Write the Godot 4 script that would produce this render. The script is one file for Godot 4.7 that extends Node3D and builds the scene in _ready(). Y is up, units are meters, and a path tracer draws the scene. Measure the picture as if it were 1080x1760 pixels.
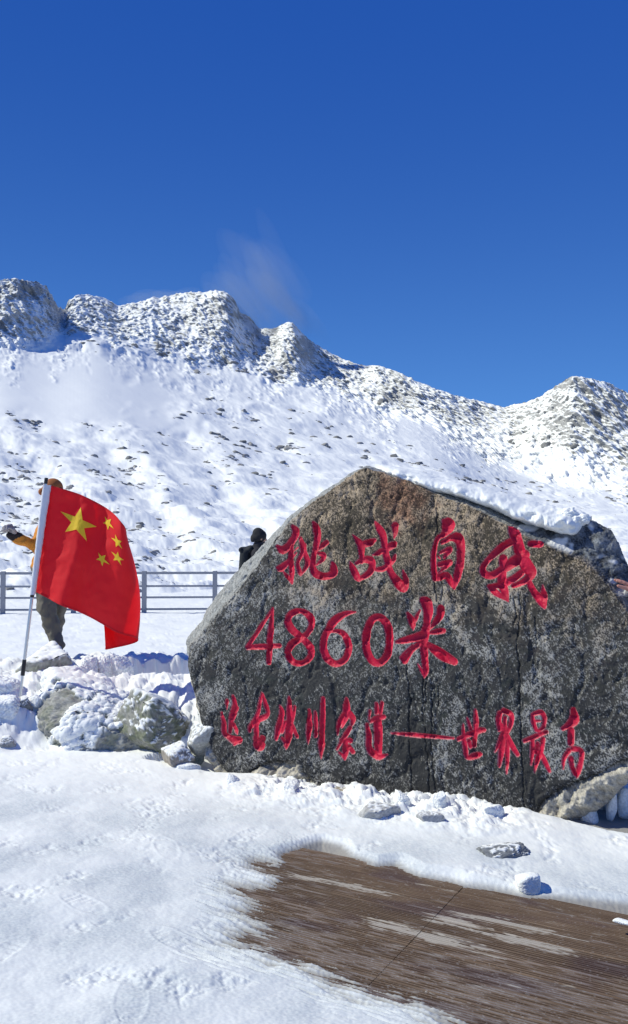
extends Node3D

# ---------------------------------------------------------------- lens of the photograph, used to lay things out at their own depth
const FOCAL := 1465.0
const EYE := Vector3(0, 1.6, 0)
const TILT := 0.0341162      # upward tilt of the camera, radians

var names := {}
var RF := {}                 # frame of the inscribed rock face
var deck_o := Vector3.ZERO
var deck_d := Vector3(0.871, 0, 0.491)
var deck_n := Vector3(0.491, 0, -0.871)
var bare := PackedVector2Array()
var bare_lo := Vector2.ZERO
var bare_nx := 0
var bare_ny := 0
var bare_sd := PackedFloat32Array()
var n1 := FastNoiseLite.new()
var n2 := FastNoiseLite.new()
var nr := FastNoiseLite.new()
var nc := FastNoiseLite.new()
var M := {}
var prints := [[-0.95, -5.1, 0.5], [-0.75, -4.4, 0.4], [-1.0, -3.75, 0.9], [-0.55, -3.4, 0.7], [-1.2, -3.3, -0.4], [-0.35, -4.6, -0.6], [-0.62, -2.95, 0.2]]

func ray(px: float, py: float) -> Vector3:
	var dx := (px - 540.0) / FOCAL
	var dy := (880.0 - py) / FOCAL
	return Vector3(dx, dy * cos(TILT) + sin(TILT), dy * sin(TILT) - cos(TILT))

func at(px: float, py: float, depth: float) -> Vector3:
	var d := ray(px, py)
	return EYE + d * (depth / -d.z)

func on_height(px: float, py: float, y: float) -> Vector3:
	var d := ray(px, py)
	return EYE + d * ((y - EYE.y) / d.y)

func face_uv(px: float, py: float, w := 0.0) -> Vector2:
	var d := ray(px, py)
	var o: Vector3 = RF.o + RF.n * w
	var t: float = (o - EYE).dot(RF.n) / d.dot(RF.n)
	var p := EYE + d * t - o
	return Vector2(p.dot(RF.u), p.dot(RF.v))

func face_at(u: float, v: float, w: float) -> Vector3:
	return RF.o + RF.u * u + RF.v * v + RF.n * w

# ---------------------------------------------------------------- naming
func numbered(called: String) -> String:
	if not names.has(called):
		names[called] = 0
		return called
	names[called] += 1
	return "%s_%03d" % [called, names[called]]

func tag(o: Node3D, label: String, category := "", group := "", kind := "") -> Node3D:
	if label: o.set_meta("label", label)
	if category: o.set_meta("category", category)
	if group: o.set_meta("group", group)
	if kind: o.set_meta("kind", kind)
	return o

func thing(called: String, where := Vector3.ZERO) -> Node3D:
	var o := Node3D.new()
	o.name = numbered(called)
	o.position = where
	add_child(o)
	return o

func part(called: String, mesh: Mesh, material: Material, parent: Node3D) -> MeshInstance3D:
	var o := MeshInstance3D.new()
	o.name = called if parent != self else numbered(called)
	o.mesh = mesh
	o.material_override = material
	parent.add_child(o, true)
	return o

func mat(called: String, c: Color, rough := 0.8, vcol := false, metal := 0.0) -> StandardMaterial3D:
	var m := StandardMaterial3D.new()
	m.resource_name = called
	m.albedo_color = c.linear_to_srgb()
	m.roughness = rough
	m.metallic = metal
	m.vertex_color_use_as_albedo = vcol
	M[called] = m
	return m

func noise(n: FastNoiseLite, s: int, f: float, oct := 1, kind := FastNoiseLite.TYPE_SIMPLEX_SMOOTH, fr := FastNoiseLite.FRACTAL_FBM) -> FastNoiseLite:
	n.seed = s
	n.noise_type = kind
	n.frequency = f
	n.fractal_type = FastNoiseLite.FRACTAL_NONE if oct == 1 else fr
	n.fractal_octaves = oct
	return n

func ss(a: float, b: float, x: float) -> float:
	return smoothstep(a, b, x)

func table(t: Array, x: float) -> float:       # piecewise linear through x, y pairs
	var n := t.size()
	if x <= t[0]: return t[1]
	for i in range(2, n, 2):
		if x <= t[i]:
			return lerpf(t[i - 1], t[i + 1], (x - t[i - 2]) / (t[i] - t[i - 2]))
	return t[n - 1]

func poly_sd(poly: PackedVector2Array, p: Vector2) -> float:   # positive inside
	var best := 1e9
	var inside := false
	var n := poly.size()
	var j := n - 1
	for i in n:
		var a := poly[j]
		var b := poly[i]
		var ab := b - a
		var t := clampf((p - a).dot(ab) / maxf(ab.length_squared(), 1e-12), 0, 1)
		best = minf(best, p.distance_squared_to(a + ab * t))
		if (a.y > p.y) != (b.y > p.y) and p.x < (b.x - a.x) * (p.y - a.y) / (b.y - a.y) + a.x:
			inside = not inside
		j = i
	return sqrt(best) if inside else -sqrt(best)

func arrays(v: PackedVector3Array, nn: PackedVector3Array, c: PackedColorArray, uv: PackedVector2Array, idx: PackedInt32Array) -> ArrayMesh:
	var a := []
	a.resize(Mesh.ARRAY_MAX)
	a[Mesh.ARRAY_VERTEX] = v
	a[Mesh.ARRAY_NORMAL] = nn
	if c.size(): a[Mesh.ARRAY_COLOR] = c
	if uv.size(): a[Mesh.ARRAY_TEX_UV] = uv
	a[Mesh.ARRAY_INDEX] = idx
	var m := ArrayMesh.new()
	m.add_surface_from_arrays(Mesh.PRIMITIVE_TRIANGLES, a)
	return m

func normals_of(v: PackedVector3Array, idx: PackedInt32Array) -> PackedVector3Array:
	var nn := PackedVector3Array()
	nn.resize(v.size())
	for i in range(0, idx.size(), 3):
		var a := idx[i]
		var b := idx[i + 1]
		var c := idx[i + 2]
		var f := (v[c] - v[a]).cross(v[b] - v[a])
		nn[a] += f
		nn[b] += f
		nn[c] += f
	for i in v.size():
		nn[i] = nn[i].normalized()
	return nn

# a tube through points with a radius at each
func tube(path: PackedVector3Array, radii: PackedFloat32Array, sides := 10, caps := true) -> ArrayMesh:
	var v := PackedVector3Array()
	var idx := PackedInt32Array()
	for i in path.size():
		var dir := (path[mini(i + 1, path.size() - 1)] - path[maxi(i - 1, 0)]).normalized()
		var side := dir.cross(Vector3.UP if absf(dir.y) < 0.95 else Vector3.RIGHT).normalized()
		var up := side.cross(dir)
		for k in sides:
			var a := TAU * k / sides
			v.append(path[i] + (side * cos(a) + up * sin(a)) * radii[i])
	for i in path.size() - 1:
		for k in sides:
			var a := i * sides + k
			var b := i * sides + (k + 1) % sides
			idx.append_array([a, b, a + sides, b, b + sides, a + sides])
	if caps:
		for e in 2:
			var base := (path.size() - 1) * sides * e
			v.append(path[(path.size() - 1) * e])
			for k in sides:
				var a := base + k
				var b := base + (k + 1) % sides
				if e: idx.append_array([a, b, v.size() - 1])
				else: idx.append_array([b, a, v.size() - 1])
	return arrays(v, normals_of(v, idx), PackedColorArray(), PackedVector2Array(), idx)

func rod(a: Vector3, b: Vector3, r0: float, r1 := -1.0, sides := 12) -> ArrayMesh:
	return tube(PackedVector3Array([a, b]), PackedFloat32Array([r0, r0 if r1 < 0 else r1]), sides)

func box_mesh(size: Vector3, at_ := Vector3.ZERO, bev := 0.004) -> ArrayMesh:      # a box with chamfered edges
	var v := PackedVector3Array()
	var idx := PackedInt32Array()
	var h := size / 2
	var ax := [Vector3.RIGHT, Vector3.UP, Vector3.BACK]
	var pts := []
	for sx in [-1, 1]: for sy in [-1, 1]: for sz in [-1, 1]:
		for k in 3:
			var p := Vector3(sx * h.x, sy * h.y, sz * h.z)
			for q in 3:
				if q != k: p[q] -= signf(p[q]) * bev
			pts.append(p)
	var hull := PackedVector3Array(pts)
	var st := SurfaceTool.new()
	st.begin(Mesh.PRIMITIVE_TRIANGLES)
	st.set_smooth_group(-1)
	var sh := ConvexPolygonShape3D.new()
	var faces := []
	for k in 3: for s in [-1, 1]:
		var f := []
		var b1: Vector3 = ax[(k + 1) % 3]
		var b2: Vector3 = ax[(k + 2) % 3]
		for q in [[-1, -1], [1, -1], [1, 1], [-1, 1]]:
			f.append(ax[k] * s * h[k] + b1 * q[0] * (h[(k + 1) % 3] - bev) + b2 * q[1] * (h[(k + 2) % 3] - bev))
		faces.append(f)
		for s2 in [-1, 1]:                     # the chamfer between faces k and k+1
			var k2 := (k + 1) % 3
			var k3 := (k + 2) % 3
			var e := []
			for q in [-1, 1]:
				e.append(ax[k] * s * h[k] + ax[k2] * s2 * (h[k2] - bev) + ax[k3] * q * (h[k3] - bev))
			for q in [1, -1]:
				e.append(ax[k] * s * (h[k] - bev) + ax[k2] * s2 * h[k2] + ax[k3] * q * (h[k3] - bev))
			faces.append(e)
	for f in faces:
		var c: Vector3 = (f[0] + f[2]) / 2
		var nrm: Vector3 = (f[1] - f[0]).cross(f[2] - f[0])
		if nrm.dot(c) > 0: f.reverse()
		for t in [0, 1, 2, 0, 2, 3]:
			st.add_vertex(f[t] + at_)
	st.generate_normals()
	return st.commit()

# ---------------------------------------------------------------- stones and lumps of snow
func ball_grid(n: int) -> Array:        # a cube blown up to a sphere: [directions, indices]
	var v := PackedVector3Array()
	var idx := PackedInt32Array()
	for k in 6:
		var ax: Vector3 = [Vector3.RIGHT, Vector3.LEFT, Vector3.UP, Vector3.DOWN, Vector3.BACK, Vector3.FORWARD][k]
		var b1 := Vector3(ax.y, ax.z, ax.x)
		var b2 := ax.cross(b1)
		var base := v.size()
		for j in n + 1: for i in n + 1:
			var a := tan((2.0 * i / n - 1.0) * PI / 4)
			var b := tan((2.0 * j / n - 1.0) * PI / 4)
			v.append((ax + b1 * a + b2 * b).normalized())
		for j in n: for i in n:
			var q := base + j * (n + 1) + i
			idx.append_array([q, q + n + 1, q + 1, q + 1, q + n + 1, q + n + 2])
	return [v, idx]

func stone_mesh(rng_seed: int, size: Vector3, facets := 14, n := 16, rough := 0.03, sharp := 28.0, tone := Color(0.26, 0.26, 0.24), moss := 0.0, contrast := 0.5, snowed := 0.0, turn := Vector3.ZERO, where := Vector3.ZERO, spots := []) -> ArrayMesh:
	var r := RandomNumberGenerator.new()
	r.seed = rng_seed
	var pl := []
	for i in facets:
		var z := r.randf_range(-1, 1)
		var a := r.randf() * TAU
		pl.append([Vector3(sqrt(1 - z * z) * cos(a), z, sqrt(1 - z * z) * sin(a)), r.randf_range(0.72, 1.0)])
	for q in [Vector3.UP, Vector3.DOWN, Vector3.LEFT, Vector3.RIGHT, Vector3.BACK, Vector3.FORWARD]:
		pl.append([(q + Vector3(r.randf_range(-.2, .2), r.randf_range(-.2, .2), r.randf_range(-.2, .2))).normalized(), r.randf_range(0.85, 1.0)])
	var g := ball_grid(n)
	var v: PackedVector3Array = g[0]
	var c := PackedColorArray()
	c.resize(v.size())
	var f1 := noise(FastNoiseLite.new(), rng_seed + 5, 2.2, 4)
	var big := maxf(size.x, maxf(size.y, size.z))
	for i in v.size():
		var d := v[i]
		var acc := 0.0
		for p in pl:
			var q: float = d.dot(p[0]) / p[1]
			if q > 0.3: acc += pow(q, sharp)
		var rad := pow(acc, -1.0 / sharp)
		rad *= 1.0 + rough * f1.get_noise_3dv(d * 1.5) + rough * 0.6 * f1.get_noise_3dv(d * 6.0)
		var p3 := d * rad * size
		v[i] = p3
		var sp := nc.get_noise_3dv(p3 * 62.0 + Vector3(rng_seed, 0, 0)) + 0.7 * n2.get_noise_3dv(p3 * 210.0)
		var pat := f1.get_noise_3dv(p3 * 2.5 / big)
		var col := tone * (1.0 + contrast * sp + 0.35 * pat)
		if moss > 0: col = col.lerp(Color(0.17, 0.185, 0.115) * (1 + contrast * sp), moss * ss(-0.1, 0.25, f1.get_noise_3dv(p3 * 1.6 / big + Vector3(9, 0, 0))))
		c[i] = Color(maxf(col.r, 0.01), maxf(col.g, 0.01), maxf(col.b, 0.01))
	var nn := normals_of(v, g[1])
	if snowed > 0:                      # snow caught on its ledges
		var b := Basis.from_euler(turn)
		for i in v.size():
			var k := (b * nn[i]).y * (0.75 if spots.is_empty() else 0.15) + 0.75 * f1.get_noise_3dv(v[i] * 1.7 / big + Vector3(0, 4, 4)) + 0.10 * n2.get_noise_3dv(v[i] * 30.0)
			for q in spots:
				k -= q[1] * ss(1.0, 0.45, (b * v[i] + where).distance_to(q[0]) / q[2])
			var m := ss(0.0, 0.10, k - (1.0 - snowed))
			c[i] = c[i].lerp(Color(0.855, 0.87, 0.85), m)
			v[i] += nn[i] * m * big * (0.035 + 0.03 * f1.get_noise_3dv(v[i] * 4.0 / big))
		nn = normals_of(v, g[1])
	return arrays(v, nn, c, PackedVector2Array(), g[1])

func lump_mesh(rng_seed: int, size: Vector3, n := 16, rough := 0.3, col := Color(0.855, 0.87, 0.85)) -> ArrayMesh:
	var g := ball_grid(n)
	var v: PackedVector3Array = g[0]
	var f1 := noise(FastNoiseLite.new(), rng_seed, 0.9, 4)
	var c := PackedColorArray()
	c.resize(v.size())
	for i in v.size():
		var d := v[i]
		v[i] = d * size * (1.0 + rough * f1.get_noise_3dv(d * 1.3) + rough * 0.5 * f1.get_noise_3dv(d * 4.0))
		c[i] = col
	return arrays(v, normals_of(v, g[1]), c, PackedVector2Array(), g[1])

# ---------------------------------------------------------------- bodies: joined tapered bones, meshed as surface nets
class Field:
	var o: Vector3
	var h: float
	var n: Vector3i
	var d := PackedFloat32Array()
	var who := PackedByteArray()
	var near := PackedFloat32Array()
	func _init(lo: Vector3, hi: Vector3, cell: float) -> void:
		o = lo
		h = cell
		n = Vector3i(((hi - lo) / cell).ceil()) + Vector3i.ONE
		d.resize(n.x * n.y * n.z)
		d.fill(9.0)
		near.resize(d.size())
		near.fill(9.0)
		who.resize(d.size())
	func bone(a: Vector3, ra: float, b: Vector3, rb: float, mat_: int, k := 0.04, squash := Vector3.ONE) -> void:
		var m := maxf(ra, rb) * 1.6 + k + 2 * h
		var lo := Vector3i(((a.min(b) - Vector3.ONE * m - o) / h).floor()).clamp(Vector3i.ZERO, n - Vector3i.ONE)
		var hi := Vector3i(((a.max(b) + Vector3.ONE * m - o) / h).ceil()).clamp(Vector3i.ZERO, n - Vector3i.ONE)
		var ab := (b - a) * squash
		var l2 := maxf(ab.length_squared(), 1e-9)
		for z in range(lo.z, hi.z + 1):
			for y in range(lo.y, hi.y + 1):
				var at0 := (z * n.y + y) * n.x
				for x in range(lo.x, hi.x + 1):
					var p := (o + Vector3(x, y, z) * h - a) * squash
					var t := clampf(p.dot(ab) / l2, 0.0, 1.0)
					var q := (p - ab * t).length() - lerpf(ra, rb, t)
					var i := at0 + x
					if q < near[i]:
						near[i] = q
						who[i] = mat_
					var e := d[i]
					var g := maxf(k - absf(q - e), 0.0) / k
					d[i] = minf(q, e) - g * g * k * 0.25
	func mesh_into(v: PackedVector3Array, idx: PackedInt32Array, c: PackedColorArray, colors: Array, fold: FastNoiseLite, amp: float) -> void:
		var base := v.size()
		var made := {}
		var sx := 1
		var sy := n.x
		var sz := n.x * n.y
		var off := [0, sx, sy, sx + sy, sz, sx + sz, sy + sz, sx + sy + sz]
		for z in n.z - 1:
			for y in n.y - 1:
				for x in n.x - 1:
					var i := (z * n.y + y) * n.x + x
					var e := d[i]
					if e > 3 * h or e < -3 * h: continue
					var inside := 0
					for q in 8:
						if d[i + off[q]] < 0.0: inside += 1
					if inside == 0 or inside == 8: continue
					var sum := Vector3.ZERO
					var cnt := 0
					for q in 8:
						for bit in [1, 2, 4]:
							if q & bit: continue
							var a: float = d[i + off[q]]
							var b: float = d[i + off[q | bit]]
							if (a < 0) == (b < 0): continue
							var t := a / (a - b)
							var pa := Vector3(q & 1, (q >> 1) & 1, (q >> 2) & 1)
							var pb := Vector3((q | bit) & 1, ((q | bit) >> 1) & 1, ((q | bit) >> 2) & 1)
							sum += pa.lerp(pb, t)
							cnt += 1
					made[i] = v.size()
					var p := o + (Vector3(x, y, z) + sum / cnt) * h
					if amp > 0: p += Vector3(fold.get_noise_3dv(p), 0.3 * fold.get_noise_3dv(p + Vector3(7, 7, 7)), fold.get_noise_3dv(p + Vector3(3, 9, 1))) * amp
					v.append(p)
					c.append(colors[who[i]])
		for i in made:
			for k in 3:
				var s: int = [sx, sy, sz][k]
				var a: float = d[i]
				var b: float = d[i + s]
				if (a < 0) == (b < 0): continue
				var s1: int = [sy, sz, sx][k]
				var s2: int = [sz, sx, sy][k]
				if not (made.has(i - s1) and made.has(i - s2) and made.has(i - s1 - s2)): continue
				var q := [made[i], made[i - s1], made[i - s1 - s2], made[i - s2]]
				if a < 0: idx.append_array([q[0], q[2], q[1], q[0], q[3], q[2]])
				else: idx.append_array([q[0], q[1], q[2], q[0], q[2], q[3]])

func body_mesh(fields: Array, colors: Array, amp := 0.012) -> ArrayMesh:
	var v := PackedVector3Array()
	var idx := PackedInt32Array()
	var c := PackedColorArray()
	var fold := noise(FastNoiseLite.new(), 77, 7.0, 2)
	for k in fields.size():
		fields[k].mesh_into(v, idx, c, colors, fold, amp if k == 0 else 0.0)
	return arrays(v, normals_of(v, idx), c, PackedVector2Array(), idx)

# a head with a face looking along look (horizontal); colours 0 skin 1 hair 2 lips 3 eye
func add_head(f: Field, c: Vector3, look: Vector3, skin: int, hair: int, eye: int) -> void:
	var r := Vector3.UP.cross(look).normalized()
	var up := look.cross(r)
	f.bone(c + up * 0.035 - look * 0.012, 0.092, c + up * 0.03 + look * 0.012, 0.088, skin, 0.02)
	f.bone(c - up * 0.03 + look * 0.03, 0.066, c - up * 0.085 + look * 0.05, 0.038, skin, 0.03)        # jaw, chin
	f.bone(c + up * 0.01 + look * 0.092, 0.012, c - up * 0.025 + look * 0.108, 0.015, skin, 0.012)     # nose
	for s in [-1.0, 1.0]:
		f.bone(c + r * s * 0.088 + up * 0.01, 0.02, c + r * s * 0.09 - up * 0.025, 0.015, skin, 0.01)  # ears
		f.bone(c + r * s * 0.033 + up * 0.012 + look * 0.083, 0.013, c + r * s * 0.034 + up * 0.012 + look * 0.083, 0.013, eye, 0.004)
		f.bone(c + r * s * 0.02 + up * 0.035 + look * 0.09, 0.009, c + r * s * 0.05 + up * 0.033 + look * 0.078, 0.007, hair, 0.008)
	f.bone(c + r * -0.024 - up * 0.052 + look * 0.088, 0.008, c + r * 0.024 - up * 0.052 + look * 0.088, 0.008, 2, 0.006)
	f.bone(c + up * 0.05 - look * 0.03, 0.094, c + up * 0.0 - look * 0.045, 0.08, hair, 0.015)

# a hand from the wrist: dir to the fingers, palm normal; curl 0 flat .. 1 fist
func add_hand(f: Field, wrist: Vector3, dir: Vector3, palm: Vector3, thumb_side: float, curl: float, skin: int, s := 1.0, spread := 1.0) -> void:
	var side := dir.cross(palm).normalized() * thumb_side
	f.bone(wrist, 0.026 * s, wrist + dir * 0.03 * s, 0.028 * s, skin, 0.015 * s)
	for k in 4:
		var off := (1.5 - k) * 0.019 * s * spread
		var base := wrist + dir * (0.092 - 0.004 * absf(k - 1)) * s + side * off
		f.bone(wrist + dir * 0.02 * s + side * off * 0.6, 0.015 * s, base, 0.0125 * s, skin, 0.014 * s)
		var long: float = [0.92, 1.0, 0.94, 0.74][k]
		var a := base
		var ang: float = curl * 1.2 + 0.12 + 0.04 * k
		for q in 3:
			var d2 := dir * cos(ang) + palm * sin(ang)
			var b: Vector3 = a + d2 * [0.042, 0.026, 0.02][q] * long * s
			f.bone(a, [0.0105, 0.0095, 0.0085][q] * s, b, [0.0095, 0.0085, 0.007][q] * s, skin, 0.004 * s)
			a = b
			ang += 0.12 + curl * 1.25
	var t0 := wrist + dir * 0.028 * s + side * 0.024 * s
	var t1 := t0 + (dir * 0.7 + side * 0.62 + palm * (0.3 + curl * 0.2)) * 0.042 * s
	var t2 := t1 + (dir * 0.9 + side * (0.32 - curl * 0.7) + palm * (0.2 + curl * 0.4)) * 0.036 * s
	f.bone(t0, 0.016 * s, t1, 0.0125 * s, skin, 0.012 * s)
	f.bone(t1, 0.0122 * s, t2, 0.0085 * s, skin, 0.004 * s)

func _ready() -> void:
	setup_view()
	setup_noise()
	setup_materials()
	setup_frames()
	build_ground()
	build_mountain()
	build_deck()
	build_railing()
	build_rock()
	build_rock_snow()
	build_boulders()
	build_flag()
	build_flag_person()
	build_black_person()
	build_touching_person()
	build_small_things()
	build_spindrift()

func setup_view() -> void:
	var cam := Camera3D.new()
	cam.name = "camera"
	cam.position = EYE
	cam.rotation.x = TILT
	cam.fov = rad_to_deg(2 * atan(880.0 / FOCAL))
	cam.near = 0.05
	cam.far = 4000
	add_child(cam)
	cam.current = true
	var env := Environment.new()
	var sky := Sky.new()
	var sm := ProceduralSkyMaterial.new()
	sm.sky_top_color = Color8(30, 80, 170)
	sm.sky_horizon_color = Color8(112, 180, 255)
	sm.sky_curve = 0.14
	sm.ground_bottom_color = Color8(150, 160, 176)
	sm.ground_horizon_color = Color8(190, 200, 216)
	sky.sky_material = sm
	env.background_mode = Environment.BG_SKY
	env.sky = sky
	env.tonemap_mode = Environment.TONE_MAPPER_LINEAR
	env.tonemap_exposure = 1.0
	env.sdfgi_enabled = true
	env.ssao_enabled = true
	env.ssil_enabled = true
	env.volumetric_fog_enabled = true
	env.volumetric_fog_density = 0.0
	var we := WorldEnvironment.new()
	we.name = "environment"
	we.environment = env
	add_child(we)
	var sun := DirectionalLight3D.new()
	sun.name = "sun"
	sun.light_color = Color(1.0, 0.995, 0.925)
	sun.light_energy = 1.32
	sun.light_angular_distance = 0.5
	sun.shadow_enabled = true
	add_child(sun)
	var to_sun := Vector3(-0.70, 0.72, -0.05).normalized()
	sun.look_at_from_position(Vector3.ZERO, -to_sun, Vector3.UP)

func setup_noise() -> void:
	noise(n1, 11, 1.0, 3)
	noise(n2, 23, 1.0, 1)
	noise(nr, 37, 1.0, 4, FastNoiseLite.TYPE_SIMPLEX_SMOOTH, FastNoiseLite.FRACTAL_RIDGED)
	noise(nc, 41, 1.0, 1, FastNoiseLite.TYPE_VALUE_CUBIC)

func setup_materials() -> void:
	var sn := mat("snow", Color(1, 1, 1), 0.72, true)
	sn.metallic_specular = 0.35
	mat("mountain", Color(1, 1, 1), 0.85, true)
	mat("granite", Color(1, 1, 1), 0.82, true)
	var rp := mat("red paint", Color(1, 1, 1), 0.58, true)
	rp.metallic_specular = 0.35
	mat("grey steel", Color(0.30, 0.305, 0.325), 0.5)
	mat("silver pole", Color(0.62, 0.63, 0.64), 0.3, false, 0.85)
	mat("black plastic", Color(0.012, 0.012, 0.014), 0.5)
	var fl := mat("red cloth", Color(0.76, 0.008, 0.018), 0.7)
	fl.backlight_enabled = true
	fl.backlight = Color(0.8, 0.02, 0.03)
	var ys := mat("yellow cloth", Color(0.85, 0.58, 0.02), 0.7)
	ys.backlight_enabled = true
	ys.backlight = Color(0.5, 0.35, 0.02)
	mat("white sleeve", Color(0.68, 0.69, 0.74), 0.7)
	mat("cloth", Color(1, 1, 1), 0.85, true)

func setup_frames() -> void:
	var l := on_height(375, 1325, 0.0)
	var r := on_height(950, 1410, 0.0)
	var u := (r - l).normalized()
	var nh := Vector3.UP.cross(u).normalized()
	if nh.z < 0: nh = -nh
	var lean := deg_to_rad(8)
	RF.o = l
	RF.u = u
	RF.nh = nh
	RF.n = (nh * cos(lean) + Vector3.UP * sin(lean)).normalized()
	RF.v = (Vector3.UP * cos(lean) - nh * sin(lean)).normalized()
	deck_o = on_height(445, 1523, 0.0)
	for q in [[436, 1480], [476, 1484], [445, 1492], [490, 1486], [485, 1470], [525, 1456], [552, 1449], [585, 1458], [600, 1472], [645, 1490], [680, 1488], [700, 1500], [720, 1509], [770, 1516], [800, 1524], [850, 1531], [900, 1541], [960, 1546], [1080, 1559], [1300, 1600], [1400, 1900], [1000, 2000], [850, 1830], [790, 1762], [720, 1722], [640, 1712], [585, 1690], [548, 1660], [486, 1650], [452, 1630], [412, 1622], [430, 1606], [470, 1608], [440, 1585], [416, 1572], [440, 1560], [434, 1545], [404, 1527], [440, 1527], [468, 1526], [478, 1510], [440, 1494], [434, 1486]]:
		var p: Vector3 = on_height(q[0], q[1], 0.0)
		bare.append(Vector2(p.x, p.z))
	# the bare patch's outline as a table of distances
	bare_lo = Vector2(-1.2, -4.9)
	bare_nx = 190
	bare_ny = 190
	bare_sd.resize(bare_nx * bare_ny)
	for j in bare_ny: for i in bare_nx:
		bare_sd[j * bare_nx + i] = poly_sd(bare, bare_lo + Vector2(i, j) * 0.02)

func bare_at(x: float, z: float) -> float:
	var fx := (x - bare_lo.x) / 0.02
	var fz := (z - bare_lo.y) / 0.02
	if fx < 0 or fz < 0 or fx >= bare_nx - 1 or fz >= bare_ny - 1:
		return -1.0 if fx < 0 or fz < 0 else poly_sd(bare, Vector2(x, z))
	var i := int(fx)
	var j := int(fz)
	fx -= i
	fz -= j
	var a := j * bare_nx + i
	return lerpf(lerpf(bare_sd[a], bare_sd[a + 1], fx), lerpf(bare_sd[a + bare_nx], bare_sd[a + bare_nx + 1], fx), fz)

# ---------------------------------------------------------------- the snow underfoot
var g_grey := 0.0      # how icy and trodden the last point asked for was
var g_lump := 0.0      # how far clods stand out there
var g_thin := 1.0      # thickness of the snow there, for what shows through it

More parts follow.
